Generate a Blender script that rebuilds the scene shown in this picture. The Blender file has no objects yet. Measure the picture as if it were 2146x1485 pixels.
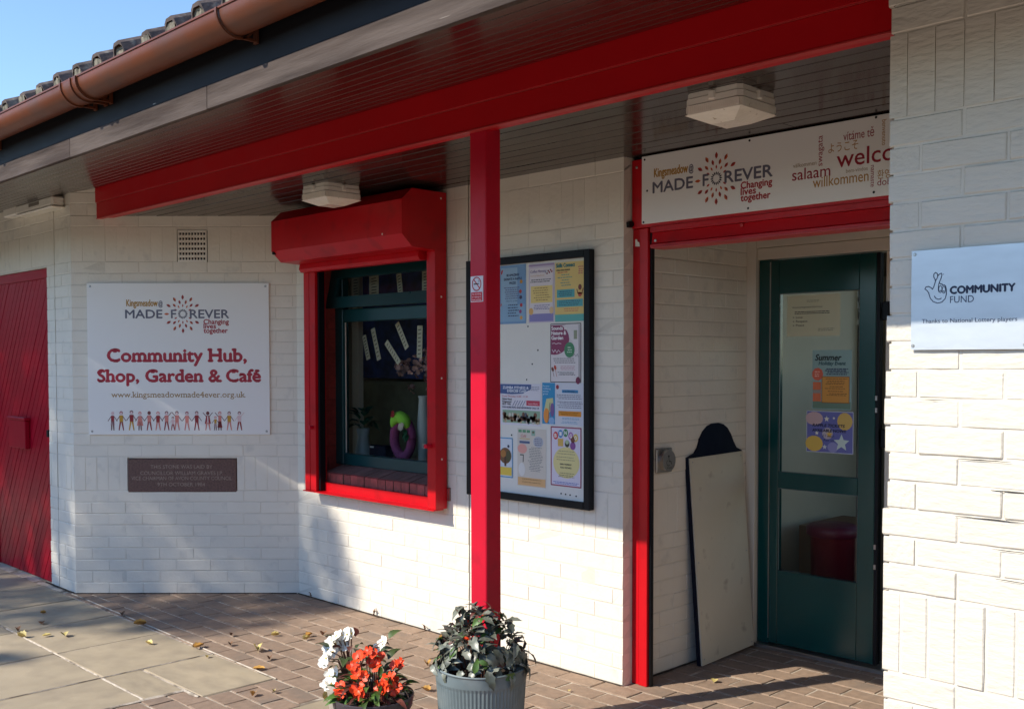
import bpy, math, random
from mathutils import Vector, Matrix
random.seed(7)
R = math.radians
sc = bpy.context.scene
col = sc.collection

# ------------------------------------------------------------------ camera
yaw, pitch, roll, F = R(45.23), R(-1.98), R(-.07), 2159.0
fw = Vector((-math.sin(yaw)*math.cos(pitch), math.cos(yaw)*math.cos(pitch), math.sin(pitch)))
rt = Vector((math.cos(yaw), math.sin(yaw), 0)); up = rt.cross(fw)
r2 = rt*math.cos(roll)+up*math.sin(roll); u2 = -rt*math.sin(roll)+up*math.cos(roll)
cd = bpy.data.cameras.new('camera'); cam = bpy.data.objects.new('camera', cd); col.objects.link(cam)
cam.matrix_world = Matrix(((r2.x, u2.x, -fw.x, 0), (r2.y, u2.y, -fw.y, 0), (r2.z, u2.z, -fw.z, 1.55), (0, 0, 0, 1)))
cd.sensor_width = 36; cd.lens = F/2146*36; cd.shift_y = 0.0403; cd.clip_start = .05; cd.clip_end = 2000
sc.camera = cam
# ------------------------------------------------------------------ light
SUNV = Vector((.41, 1, -.846)).normalized()
w = bpy.data.worlds.new('World'); sc.world = w; w.use_nodes = True
nt = w.node_tree; bg = nt.nodes['Background']
sky = nt.nodes.new('ShaderNodeTexSky'); sky.sky_type = 'NISHITA'; sky.sun_disc = False
sky.sun_elevation = math.asin(-SUNV.z); sky.sun_rotation = math.atan2(-SUNV.x, -SUNV.y)
sky.air_density = 1.0; sky.dust_density = .1; sky.ozone_density = 4.5
nt.links.new(sky.outputs[0], bg.inputs[0]); bg.inputs[1].default_value = 0.10
sd = bpy.data.lights.new('sun', 'SUN'); sun = bpy.data.objects.new('sun', sd); col.objects.link(sun)
sd.energy = 2.35; sd.angle = R(.53); sd.color = (1, .925, .79)
sun.rotation_euler = SUNV.to_track_quat('-Z', 'Y').to_euler(); sun.location = (-8, -10, 20)
vs = sc.view_settings; vs.view_transform = 'Standard'; vs.look = 'None'; vs.gamma = 1; vs.exposure = 1.36
vs.use_curve_mapping = False
sc.cycles.max_bounces = 8

# ------------------------------------------------------------------ materials
def lin(c): return tuple(((x/255)/12.92 if x/255 <= .04045 else ((x/255+.055)/1.055)**2.4) for x in c)
MC = {}
def mat(name, base, rough=.5, bump=0, bscale=60, var=0, vscale=4, rnd=0, metal=0, spec=.5, coat=0, dirt=None, stretch=None, detail=6, trans=0, spots=None):
    if name in MC: return MC[name]
    m = bpy.data.materials.new(name); m.use_nodes = True; t = m.node_tree; n = t.nodes; L = t.links
    b = n['Principled BSDF']; b.inputs['Roughness'].default_value = rough; b.inputs['Metallic'].default_value = metal
    b.inputs['Specular IOR Level'].default_value = spec; b.inputs['Coat Weight'].default_value = coat
    b.inputs['Coat Roughness'].default_value = .15
    if trans: b.inputs['Transmission Weight'].default_value = trans
    tc = n.new('ShaderNodeTexCoord'); mp = n.new('ShaderNodeMapping'); L.new(tc.outputs['Object'], mp.inputs[0])
    oi = n.new('ShaderNodeObjectInfo')
    ad = n.new('ShaderNodeVectorMath'); ad.operation = 'ADD'
    sc2 = n.new('ShaderNodeVectorMath'); sc2.operation = 'SCALE'; sc2.inputs[0].default_value = (7.3, 3.1, 5.7)
    ml = n.new('ShaderNodeMath'); ml.operation = 'MULTIPLY'; ml.inputs[1].default_value = 20
    L.new(oi.outputs['Random'], ml.inputs[0]); L.new(ml.outputs[0], sc2.inputs['Scale'])
    L.new(mp.outputs[0], ad.inputs[0]); L.new(sc2.outputs[0], ad.inputs[1])
    if stretch: mp.inputs['Scale'].default_value = stretch
    cur = None
    def rgb(c): q = n.new('ShaderNodeRGB'); q.outputs[0].default_value = (*c, 1); return q.outputs[0]
    def mix(a, bb, fac, blend='MIX'):
        q = n.new('ShaderNodeMix'); q.data_type = 'RGBA'; q.blend_type = blend
        if isinstance(fac, float): q.inputs[0].default_value = fac
        else: L.new(fac, q.inputs[0])
        L.new(a, q.inputs[6]); L.new(bb, q.inputs[7]); return q.outputs[2]
    def ramp(src, a, bq):
        q = n.new('ShaderNodeMapRange'); q.inputs[1].default_value = a; q.inputs[2].default_value = bq; L.new(src, q.inputs[0]); return q.outputs[0]
    def noise(s, d=detail, vec=None):
        q = n.new('ShaderNodeTexNoise'); q.inputs['Scale'].default_value = s; q.inputs['Detail'].default_value = d
        L.new(vec or ad.outputs[0], q.inputs['Vector']); return q.outputs['Fac']
    cur = rgb(base)
    if var:
        f = ramp(noise(vscale), .3, .7); cur = mix(rgb([x*(1-var) for x in base]), rgb([min(1, x*(1+var)) for x in base]), f)
    if dirt:
        f = ramp(noise(dirt[1]), dirt[2], dirt[3]); cur = mix(cur, rgb(dirt[0]), f)
    if spots:
        f = ramp(noise(spots[1], 2), spots[2], spots[2]+.03); cur = mix(cur, rgb(spots[0]), f)
    if rnd:
        mr = n.new('ShaderNodeMapRange'); mr.inputs[3].default_value = 1-rnd; mr.inputs[4].default_value = 1+rnd; L.new(oi.outputs['Random'], mr.inputs[0])
        hs = n.new('ShaderNodeHueSaturation'); L.new(cur, hs.inputs['Color']); L.new(mr.outputs[0], hs.inputs['Value']); cur = hs.outputs[0]
    L.new(cur, b.inputs['Base Color'])
    if bump:
        bp = n.new('ShaderNodeBump'); bp.inputs['Distance'].default_value = bump; L.new(noise(bscale), bp.inputs['Height']); L.new(bp.outputs[0], b.inputs['Normal'])
    if var or bump:
        f = noise(vscale*3); q = n.new('ShaderNodeMapRange'); q.inputs[3].default_value = rough*.8; q.inputs[4].default_value = min(1, rough*1.2); L.new(f, q.inputs[0]); L.new(q.outputs[0], b.inputs['Roughness'])
    MC[name] = m; return m
def glass(name, tint=(1, 1, 1), rough=0.0, ior=1.5):
    m = bpy.data.materials.new(name); m.use_nodes = True; t = m.node_tree; n = t.nodes; L = t.links
    out = n['Material Output']; n.remove(n['Principled BSDF'])
    tr = n.new('ShaderNodeBsdfTransparent'); tr.inputs[0].default_value = (*tint, 1)
    gl = n.new('ShaderNodeBsdfGlossy'); gl.inputs['Roughness'].default_value = rough
    fr = n.new('ShaderNodeFresnel'); fr.inputs[0].default_value = ior
    mx = n.new('ShaderNodeMixShader'); L.new(fr.outputs[0], mx.inputs[0]); L.new(tr.outputs[0], mx.inputs[1]); L.new(gl.outputs[0], mx.inputs[2]); L.new(mx.outputs[0], out.inputs[0])
    return m

M_wall = mat('cream_wall_paint', (.775, .722, .625), .55, .0016, 55, .03, 5, dirt=((.60, .565, .50), 9, .60, .80))
M_wall2 = mat('rough_cream_wall_paint', (.67, .622, .535), .6, .0040, 38, .03, 6, dirt=((.62, .58, .52), 14, .62, .85), stretch=(.6, 1, 1.8))
M_mortar = mat('painted_mortar', (.68, .632, .545), .65, .002, 60, .08, 8)
M_crack = mat('open_joint', (.06, .055, .05), .9)
M_red = mat('red_gloss_paint', (.54, .006, .028), .34, .0004, 25, .07, 3, spec=.28, dirt=((.40, .008, .024), 11, .55, .8), spots=((.45, .2, .2), 70, .815))
M_redbeam = mat('red_beam_paint', (.52, .003, .008), .40, .0003, 20, .05, 3, spec=.25, spots=((.55, .25, .2), 60, .79))
M_reddoor = mat('red_door_paint', (.36, .003, .018), .38, .0004, 18, .08, 3, spec=.18)
M_shut = mat('red_shutter_paint', (.52, .004, .010), .32, .0003, 25, .10, 3, spec=.3, dirt=((.33, .006, .010), 9, .55, .8), spots=((.5, .3, .25), 50, .80))
M_lip = mat('red_lip_paint', (.50, .03, .03), .4, .0004, 30, .1, 5)
M_green = mat('dark_green_paint', (.001, .055, .052), .25, .0003, 20, .1, 2, coat=.2)
M_teal = mat('teal_window_paint', (.004, .045, .05), .3, .0003, 20, .1, 2)
M_soffit = mat('dark_brown_gloss_boards', (.026, .015, .012), .18, .00012, 14, .2, 6, rnd=.12, stretch=(.25, 1, 1), dirt=((.06, .045, .04), 10, .6, .85), spots=((.25, .2, .18), 30, .80), spec=.4)
M_fascia = mat('weathered_brown_fascia', (.040, .026, .021), .75, .0022, 90, .25, 30, stretch=(.10, 1, 1), dirt=((.095, .072, .062), 16, .36, .66), spots=((.3, .26, .23), 45, .74), spec=.2)
M_fasciashade = mat('upper_fascia_gutter_shade', (.007, .007, .010), .6, .0006, 20, .2, 6, spec=.2, stretch=(.2, 1, 1), spots=((.3, .28, .25), 40, .79))  # near-black colour stands in for the gutter's shade on the fascia
M_gutter = mat('brown_plastic_gutter', (.135, .036, .013), .45, .0003, 20, .15, 4, dirt=((.10, .045, .032), 6, .5, .8), spots=((.4, .28, .24), 60, .80), spec=.3)
M_tile = mat('weathered_roof_tile', (.10, .072, .064), .85, .004, 40, .35, 12, rnd=.15, dirt=((.22, .19, .16), 20, .55, .7))
M_tilein = mat('tile_bedding_mortar', (.17, .15, .115), .95, .008, 45, .7, 40)
M_slab = mat('concrete_paving_slab', (.39, .318, .22), .85, .0012, 90, .08, 3, rnd=.07, dirt=((.30, .245, .175), 4, .42, .75))
M_paver = mat('brown_brick_paver', (.28, .195, .140), .85, .0018, 130, .13, 30, rnd=.09, dirt=((.19, .15, .12), 6, .5, .8))
M_sand = mat('pale_joint_sand', (.50, .43, .35), .95, .003, 120, .2, 30, dirt=((.2, .16, .12), 9, .5, .62))
M_ground = mat('sandy_paved_ground', (.27, .22, .16), .95, .004, 30, .2, 3)
M_white = mat('white_sign_panel', (.86, .845, .82), .28)
M_alu = mat('brushed_aluminium_plate', (.60, .64, .68), .34, 0, 40, .05, 10, metal=.4, stretch=(1, 1, 3))
M_black = mat('black_frame', (.004, .005, .008), .45, .0002, 30, spec=.25)
M_navy = mat('navy_board', (.004, .007, .020), .55, .0004, 30, spec=.15)
M_board = mat('cream_board_face', (.62, .565, .44), .5, .0006, 20, .06, 3, dirt=((.38, .32, .24), 12, .62, .8))
M_noteboard = mat('noticeboard_backing', (.78, .765, .71), .55, var=.03, vscale=5)
M_lampbase = mat('aged_white_plastic', (.80, .755, .67), .45, .0003, 20, .05, 8)
M_lens = mat('ribbed_lens_plastic', (.86, .82, .72), .2, .0012, 70, .06, 20, dirt=((.5, .43, .33), 55, .66, .72))
M_cream = mat('cream_door_frame_paint', (.70, .64, .54), .5, .0006, 15, .04, 4)
M_inwall = mat('interior_beige_wall', (.62, .55, .43), .8, var=.04)
M_redbrick = mat('red_reveal_brick', (.22, .028, .022), .65, .002, 70, .2, 20, rnd=.1)
M_sill = mat('plum_sill_brick', (.22, .115, .10), .6, .002, 60, .2, 15, rnd=.12)
M_sillbounce = mat('sill_face_red_bounce', (.30, .055, .05), .6, .002, 60, .3, 30, rnd=.2)  # red reflection of the shutter lip, painted into the sill fronts
M_bead = mat('grey_bead', (.16, .18, .17), .5)
M_steel = mat('steel', (.45, .44, .42), .35, metal=.9, var=.08, vscale=30)
M_stone = mat('engraved_plum_stone', (.14, .078, .064), .75, .001, 200, .3, 90)
M_engrave = mat('engraved_letter', (.34, .25, .20), .85, var=.25, vscale=60)
M_leafg = mat('dark_variegated_leaf', (.10, .11, .085), .36, .001, 60, .35, 30, rnd=.55, dirt=((.24, .25, .21), 18, .45, .7), spec=.45)
M_leafgreen = mat('green_leaf', (.06, .12, .022), .45, .001, 60, .3, 30, rnd=.45)
M_leafdark = mat('purple_brown_leaf', (.12, .035, .025), .45, var=.3, vscale=30, rnd=.3)
M_stem = mat('plant_stem', (.12, .05, .03), .6)
M_treeleaf = mat('tree_leaf', (.05, .10, .025), .6, rnd=.2)
M_bark = mat('bark', (.12, .09, .065), .9, .01, 12, .3, 6)
M_soil = mat('potting_soil', (.035, .022, .014), .95, .01, 60, .4, 40)
M_orange = mat('orange_petal', (.82, .065, .012), .5, .001, 50, .18, 30, rnd=.22)
M_whitepetal = mat('white_petal', (.86, .84, .76), .5, .0008, 40, .03, 20)
M_yellow = mat('yellow_centre', (.75, .5, .05), .7)
M_pot = mat('dark_grey_plastic_pot', (.055, .045, .05), .42, .0003, 20, .08, 8)
M_potwhite = mat('beige_plastic_pot', (.42, .38, .32), .5)
M_zinc = mat('blue_grey_zinc', (.15, .19, .20), .5, .0006, 25, .16, 7, metal=.1, dirt=((.22, .25, .255), 9, .5, .75))
M_fall = [mat('fallen_leaf_ochre', (.55, .30, .07), .6, .001, 50, .3, 30, rnd=.2), mat('fallen_leaf_yellow', (.62, .50, .18), .6, .001, 50, .25, 30, rnd=.2), mat('fallen_leaf_brown', (.20, .09, .035), .7, .001, 50, .3, 30, rnd=.2)]
M_glass = glass('window_glass', (.95, .97, .95), ior=1.22); M_glassd = glass('door_glass', (.94, .93, .86), ior=1.3)
M_case = glass('case_glass', (.97, .98, .97))

# ------------------------------------------------------------------ object helpers
WM = {}
def thing(name, label, cat, loc=(0, 0, 0), rz=0, group=None, kind=None):
    o = bpy.data.objects.new(name, None); col.objects.link(o); o.empty_display_size = .1
    o.location = loc; o.rotation_euler = (0, 0, rz)
    WM[o] = Matrix.Translation(loc) @ Matrix.Rotation(rz, 4, 'Z')
    if label: o['label'] = label
    if cat: o['category'] = cat
    if group: o['group'] = group
    if kind: o['kind'] = kind
    return o
def tag(o, label, cat, group=None):
    o['label'] = label; o['category'] = cat
    if group: o['group'] = group
    return o
class MB:
    def __init__(s, M=None): s.v = []; s.f = []; s.mi = []; s.M = M; s.c = 0
    def add(s, vs, fs, mi=None):
        b = len(s.v)
        for p in vs:
            p = Vector(p); s.v.append(tuple(s.M @ p) if s.M else tuple(p))
        for f in fs: s.f.append(tuple(b+i for i in f)); s.mi.append(s.c if mi is None else mi)
        return s
    def box(s, a, b, ch=0):
        x0, x1 = sorted((a[0], b[0])); y0, y1 = sorted((a[1], b[1])); z0, z1 = sorted((a[2], b[2]))
        if ch <= 0:
            return s.add([(x0, y0, z0), (x1, y0, z0), (x1, y1, z0), (x0, y1, z0), (x0, y0, z1), (x1, y0, z1), (x1, y1, z1), (x0, y1, z1)],
                         [(0, 3, 2, 1), (4, 5, 6, 7), (0, 1, 5, 4), (1, 2, 6, 5), (2, 3, 7, 6), (3, 0, 4, 7)])
        c = min(ch, (x1-x0)/2.1, (y1-y0)/2.1, (z1-z0)/2.1); V = []
        for z, i in ((z0, c), (z0+c, 0), (z1-c, 0), (z1, c)):
            for (px, py) in ((x0, y0), (x1, y0), (x1, y1), (x0, y1)):
                sx = 1 if px == x0 else -1; sy = 1 if py == y0 else -1
                if i: V += [(px+sx*c, py+sy*c, z)]*2
                else: V += [(px+sx*c, py, z), (px, py+sy*c, z)]
        # ring order: build 8-gon rings properly
        V = []
        for z, i in ((z0, c), (z0+c, 0), (z1-c, 0), (z1, c)):
            k = i
            V += [(x0+c, y0+k, z), (x1-c, y0+k, z), (x1-k, y0+c, z), (x1-k, y1-c, z), (x1-c, y1-k, z), (x0+c, y1-k, z), (x0+k, y1-c, z), (x0+k, y0+c, z)]
        Fs = [tuple(range(7, -1, -1)), tuple(range(24, 32))]
        for r in range(3):
            for q in range(8): Fs.append((r*8+q, r*8+(q+1) % 8, (r+1)*8+(q+1) % 8, (r+1)*8+q))
        return s.add(V, Fs)
    def prism(s, poly, d0, d1, ax='x'):
        n = len(poly)
        def P(p, d): return {'x': (d, p[0], p[1]), 'y': (p[0], d, p[1]), 'z': (p[0], p[1], d)}[ax]
        V = [P(p, d0) for p in poly]+[P(p, d1) for p in poly]
        return s.add(V, [tuple(range(n-1, -1, -1)), tuple(range(n, 2*n))]+[(i, (i+1) % n, n+(i+1) % n, n+i) for i in range(n)])
    def tube(s, pts, r, n=8, cap=True):
        pts = [Vector(p) for p in pts]; rs = r if isinstance(r, (list, tuple)) else [r]*len(pts); V = []
        for i, p in enumerate(pts):
            d = (pts[min(i+1, len(pts)-1)]-pts[max(i-1, 0)]).normalized()
            a = d.orthogonal().normalized() if i == 0 else (a-d*a.dot(d)).normalized()
            bq = d.cross(a)
            for k in range(n): t = 2*math.pi*k/n; V.append(p+(a*math.cos(t)+bq*math.sin(t))*rs[i])
        Fs = []
        for i in range(len(pts)-1):
            for k in range(n): Fs.append((i*n+k, i*n+(k+1) % n, (i+1)*n+(k+1) % n, (i+1)*n+k))
        if cap: Fs += [tuple(range(n-1, -1, -1)), tuple(range((len(pts)-1)*n, len(pts)*n))]
        return s.add(V, Fs)
    def lathe(s, prof, c=(0, 0, 0), n=32, rib=0, nr=0):
        V = []
        for (r, z) in prof:
            for k in range(n):
                t = 2*math.pi*k/n; V.append((c[0]+r*math.cos(t), c[1]+r*math.sin(t), c[2]+z))
        Fs = [(i*n+k, i*n+(k+1) % n, (i+1)*n+(k+1) % n, (i+1)*n+k) for i in range(len(prof)-1) for k in range(n)]
        return s.add(V, Fs)
    def disc(s, c, U, V, rx, ry, n=20, mi=None, a0=0):
        c, U, V = Vector(c), Vector(U), Vector(V)
        return s.add([c+U*rx*math.cos(a0+2*math.pi*k/n)+V*ry*math.sin(a0+2*math.pi*k/n) for k in range(n)], [tuple(range(n))], mi)
    def build(s, name, m, parent=None, smooth=False, local=False, kind=None):
        me = bpy.data.meshes.new(name); v = s.v
        if parent is not None and not local:
            inv = WM[parent].inverted(); v = [tuple(inv @ Vector(p)) for p in v]
        me.from_pydata(v, [], s.f); ms = m if isinstance(m, (list, tuple)) else [m]
        for q in ms: me.materials.append(q)
        if len(ms) > 1: me.polygons.foreach_set('material_index', s.mi)
        if smooth: me.polygons.foreach_set('use_smooth', [True]*len(me.polygons))
        me.update(); o = bpy.data.objects.new(name, me); col.objects.link(o)
        if parent is not None:
            o.parent = parent; WM[o] = WM[parent]
        if kind: o['kind'] = kind
        return o
def P(name, m, parent, smooth=False):   # decorator-free quick part
    return lambda mb: mb.build(name, m, parent, smooth)
def boxpart(name, a, b, m, parent, ch=0): return MB().box(a, b, ch).build(name, m, parent)
def inst(name, me, parent, M, label=None):
    o = bpy.data.objects.new(name, me); col.objects.link(o); o.parent = parent; o.matrix_local = WM[parent].inverted() @ M
    if label: o['label'] = label
    return o
def finish_smooth(o, ang=35):
    me = o.data; me.polygons.foreach_set('use_smooth', [True]*len(me.polygons))
    try: me.set_sharp_from_angle(angle=R(ang))
    except Exception: pass
    return o

# ------------------------------------------------------------------ flat print
PM = {}
def pmat(c):
    if c not in PM: PM[c] = mat('ink_%d_%d_%d' % c, lin(c), .45)
    return PM[c]
TXT = {}
def text_tris(s, bold=0., shear=0., slab=False):
    key = (s, bold, shear, slab)
    if key in TXT: return TXT[key]
    cu = bpy.data.curves.new('t', 'FONT'); cu.body = s; cu.size = 1; cu.resolution_u = 3; cu.offset = bold; cu.shear = shear; cu.fill_mode = 'FRONT'
    o = bpy.data.objects.new('t', cu); me = bpy.data.meshes.new_from_object(o)
    V = [(v.co.x, v.co.y) for v in me.vertices]; Fs = [tuple(p.vertices) for p in me.polygons]
    # orientation
    if slab:
        from collections import Counter
        ec = Counter()
        for f in Fs:
            for i in range(len(f)): ec[tuple(sorted((f[i], f[(i+1) % len(f)])))] += 1
        hs = []
        for (a, b), c in ec.items():
            if c == 1 and abs(V[a][1]-V[b][1]) < .012:
                L = abs(V[a][0]-V[b][0])
                if .05 < L < .22: hs.append((min(V[a][0], V[b][0]), max(V[a][0], V[b][0]), V[a][1]))
        for x0, x1, y in hs:
            # is glyph above or below this edge
            sm = .5*(x0+x1); th = .075
            if abs(y) < .03 or abs(y+.2) < .03: lo, hi, ext = y, y+th, (.06, .06)
            elif y > .45: lo, hi, ext = y-th, y, ((.075, .015) if y < .6 or y > .6 else (.06, .06))
            else: continue
            b = len(V); V += [(x0-ext[0], lo), (x1+ext[1], lo), (x1+ext[1], hi), (x0-ext[0], hi)]; Fs.append((b, b+1, b+2, b+3))
    bpy.data.meshes.remove(me); bpy.data.objects.remove(o); bpy.data.curves.remove(cu)
    TXT[key] = (V, Fs); return TXT[key]
class Print:
    """flat print on a panel: origin O (bottom-left), U right, V up, N outwards; coordinates in metres"""
    def __init__(s, O, U, V, N): s.O, s.U, s.V, s.N = map(Vector, (O, U, V, N)); s.mb = MB(); s.cols = []; s.lay = 0
    def m(s, c):
        if c not in s.cols: s.cols.append(c)
        return s.cols.index(c)
    def pt(s, x, y, l=None): return s.O+s.U*x+s.V*y+s.N*(.0004*(s.lay if l is None else l)+.0006)
    def poly(s, pts, c, l=None):
        if l is not None: s.lay = l
        s.mb.add([s.pt(x, y) for x, y in pts], [tuple(range(len(pts)))], s.m(c)); return s
    def rect(s, x0, y0, x1, y1, c, l=None): return s.poly([(x0, y0), (x1, y0), (x1, y1), (x0, y1)], c, l)
    def ell(s, x, y, rx, ry, c, n=18, l=None, rot=0):
        ca, sa = math.cos(rot), math.sin(rot)
        return s.poly([(x+rx*math.cos(t)*ca-ry*math.sin(t)*sa, y+rx*math.cos(t)*sa+ry*math.sin(t)*ca) for t in [2*math.pi*k/n for k in range(n)]], c, l)
    def leaf(s, x, y, L, wd, ang, c):
        ca, sa = math.cos(ang), math.sin(ang); q = [(-L/2, 0), (-L*.2, wd*.42), (L*.12, wd*.5), (L*.5, 0), (L*.12, -wd*.5), (-L*.2, -wd*.42)]
        return s.poly([(x+a*ca-b*sa, y+a*sa+b*ca) for a, b in q], c)
    def line(s, pts, wd, c, closed=False, l=None):
        if l is not None: s.lay = l
        n = len(pts); 
        for i in range(n if closed else n-1):
            a = Vector(pts[i]).to_2d(); b = Vector(pts[(i+1) % n]).to_2d(); d = (b-a)
            if d.length < 1e-7: continue
            d.normalize(); e = Vector((-d.y, d.x))*wd/2; x = d*wd*.25
            s.poly([tuple(a-e-x), tuple(b-e+x), tuple(b+e+x), tuple(a+e-x)], c)
        return s
    def text(s, t, x0, y0, x1, cap, c, bold=0., shear=0., slab=False, rot=0, hfac=None, l=None):
        """fit text between x0 and x1 with baseline y0 and capital height cap"""
        if l is not None: s.lay = l
        V, Fs = text_tris(t, 0, shear, slab)
        if not V: return s
        if bold > .001:
            base = s.O.copy(); lb = bold*.5
            for i, (dx, dy) in enumerate(((lb, 0), (-lb, 0), (0, lb), (0, -lb))):
                s.O = base+s.U*dx*cap/CAPH+s.V*dy*cap/CAPH+s.N*.00004*(i+1)
                s.text(t, x0, y0, x1, cap, c, 0, shear, slab, rot)
            s.O = base
        a = min(v[0] for v in V); b = max(v[0] for v in V); ht = CAPH
        sx = (x1-x0)/(b-a); sy = cap/ht; ca, sa = math.cos(rot), math.sin(rot); pts = []
        for vx, vy in V:
            X, Y = (vx-a)*sx, vy*sy; pts.append(s.pt(x0+X*ca-Y*sa, y0+X*sa+Y*ca))
        s.mb.add(pts, Fs, s.m(c)); return s
    def lines(s, x0, x1, ys, th, c, jit=.12):
        for y in ys:
            a = x0+(x1-x0)*random.uniform(0, jit); b = x1-(x1-x0)*random.uniform(0, jit); x = a
            while x < b:
                q = min(b, x+random.uniform(.006, .02)); s.rect(x, y, q, y+th, c); x = q+.003
        return s
    def build(s, name, parent): return s.mb.build(name, [pmat(c) for c in s.cols], parent)
_v, _f = text_tris('H'); CAPH = max(p[1] for p in _v)

GREY = (98, 96, 112); GOLD = (178, 132, 40); MAROON = (172, 24, 46); DRED = (120, 14, 24)
def made_forever(p, x, y, W, k=1.0):
    """word mark: x,y = left end of the baseline, W = width of the grey words"""
    u = W/660.0     # unit: one pixel of the 660 px wide drawing
    def X(a): return x+a*u
    def Y(a): return y+a*u*k
    p.text('MADE', X(0), Y(0), X(235), 52*u*k, GREY, bold=.045)
    p.text('F', X(292), Y(0), X(322), 52*u*k, GREY, bold=.045)
    p.text('REVER', X(412), Y(0), X(660), 52*u*k, GREY, bold=.045)
    p.text('Kingsmeadow', X(8), Y(76), X(206), 41*u*k, GOLD, bold=.045)
    p.text('@', X(212), Y(76), X(238), 32*u*k, GREY, bold=.04)
    for i, (t, w_) in enumerate((('Changing', 160), ('lives', 78), ('together', 152))):
        p.text(t, X(498), Y(-38-i*28), X(498+w_), 30*u*k, (165, 18, 32), bold=.06)
    cx, cy = 366, 26
    for i in range(16):
        a = 2*math.pi*i/16; p.leaf(X(cx+24*math.cos(a)), Y(cy+24*math.sin(a)), 17*u, 7.5*u, a, (52, 50, 66))
    p.leaf(X(263), Y(26), 34*u, 14*u, 0, (196, 92, 40))
    for rr, off, n, L, wd, skip in ((104, 0, 12, 32, 16, 20), (76, 15, 12, 28, 14, 22), (52, 0, 12, 20, 9, 30)):
        for i in range(n):
            d = off+i*360/n; dd = min(abs((d % 180)), 180-abs(d % 180))
            if dd < skip: continue
            a = R(d); cc = (172, 52, 34) if i % 2 else (196, 92, 40)
            qx, qy = X(cx+rr*math.cos(a)), Y(cy+rr*math.sin(a)*1.02)
            p.leaf(qx, qy, L*u, wd*u, a, cc)
            if rr > 60:
                p.lay += 1; p.leaf(qx-.2*wd*u*math.sin(a), qy+.2*wd*u*math.cos(a), L*u*.8, wd*u*.4, a, (120, 22, 24)); p.lay -= 1

# ------------------------------------------------------------------ brick walls
def brick_mesh(name, L, H, m, ch=.005, rough=0., seg=1, D=.05):
    rnd = random.Random(hash((round(L, 3), round(H, 3), rough, random.random())))
    mb = MB(); V = []; Fs = []
    if not rough:
        j = lambda a=.0008: rnd.uniform(-a, a)
        c = ch
        e = c*.4
        V = [(e+j(), j(), c+j()), (L-e+j(), j(), c+j()), (L-e+j(), j(), H-c+j()), (e+j(), j(), H-c+j()),
             (0, c*.7, 0), (L, c*.7, 0), (L, c*.7, H), (0, c*.7, H), (0, D, 0), (L, D, 0), (L, D, H), (0, D, H)]
        Fs = [(0, 1, 2, 3)]+[(4+i, 4+(i+1) % 4, (i+1) % 4, i) for i in range(4)]+[(8+i, 8+(i+1) % 4, 4+(i+1) % 4, 4+i) for i in range(4)]
    else:
        nx, nz = (6, 3) if L > H else (3, 6)
        def pos(a, e, L): 
            return [0, ch*.9]+[ch*.9+(L-1.8*ch)*i/(e-2) for i in range(1, e-2)]+[L-ch*.9, L]
        xs, zs = pos(0, nx, L), pos(0, nz, H)
        for k, z in enumerate(zs):
            for i, x in enumerate(xs):
                edge = (i in (0, len(xs)-1))+(k in (0, len(zs)-1))
                V.append((x+rnd.uniform(-1, 1)*rough*.5*(edge > 0), (0, ch*.8, ch*1.3)[edge]+rnd.uniform(-.5, .5)*rough, z+rnd.uniform(-1, 1)*rough*.5*(edge > 0)))
        n = len(xs); Fs = [(k*n+i, k*n+i+1, (k+1)*n+i+1, (k+1)*n+i) for k in range(len(zs)-1) for i in range(n-1)]
        ring = [i for i in range(n)]+[k*n+n-1 for k in range(1, len(zs))]+[(len(zs)-1)*n+i for i in range(n-2, -1, -1)]+[k*n for k in range(len(zs)-2, 0, -1)]
        b = len(V)
        for i in ring: V.append((V[i][0], D, V[i][2]))
        r = len(ring)
        for i in range(r): Fs.append((b+i, b+(i+1) % r, ring[(i+1) % r], ring[i]))
    me = bpy.data.meshes.new(name); me.from_pydata(V, [], Fs); me.materials.append(m)
    if rough:
        me.polygons.foreach_set('use_smooth', [True]*len(me.polygons))
        try: me.set_sharp_from_angle(angle=R(28))
        except Exception: pass
    me.update(); return me
BRK = {}
def brick_variants(kind, m, rough):
    key = (kind, m.name, rough)
    if key not in BRK:
        L, H = ((.215, .0655) if kind == 's' else (.0655, .2165)); fl_ = kind == 'w'
        BRK[key] = [brick_mesh('brick', L, H, m, (.0028 if not rough else .0036) if not fl_ else .0007, 0 if fl_ else rough) for _ in range(6)]
    return BRK[key]
COURSES = [(i*.0767, .0712, 's') for i in range(9)]+[(.690, .2215, 'v')]+[(.917+i*.0758, .0705, 's') for i in range(17)]+[(2.206, .2220, 'w')]+[(2.433+i*.0758, .0705, 's') for i in range(4)]
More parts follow.
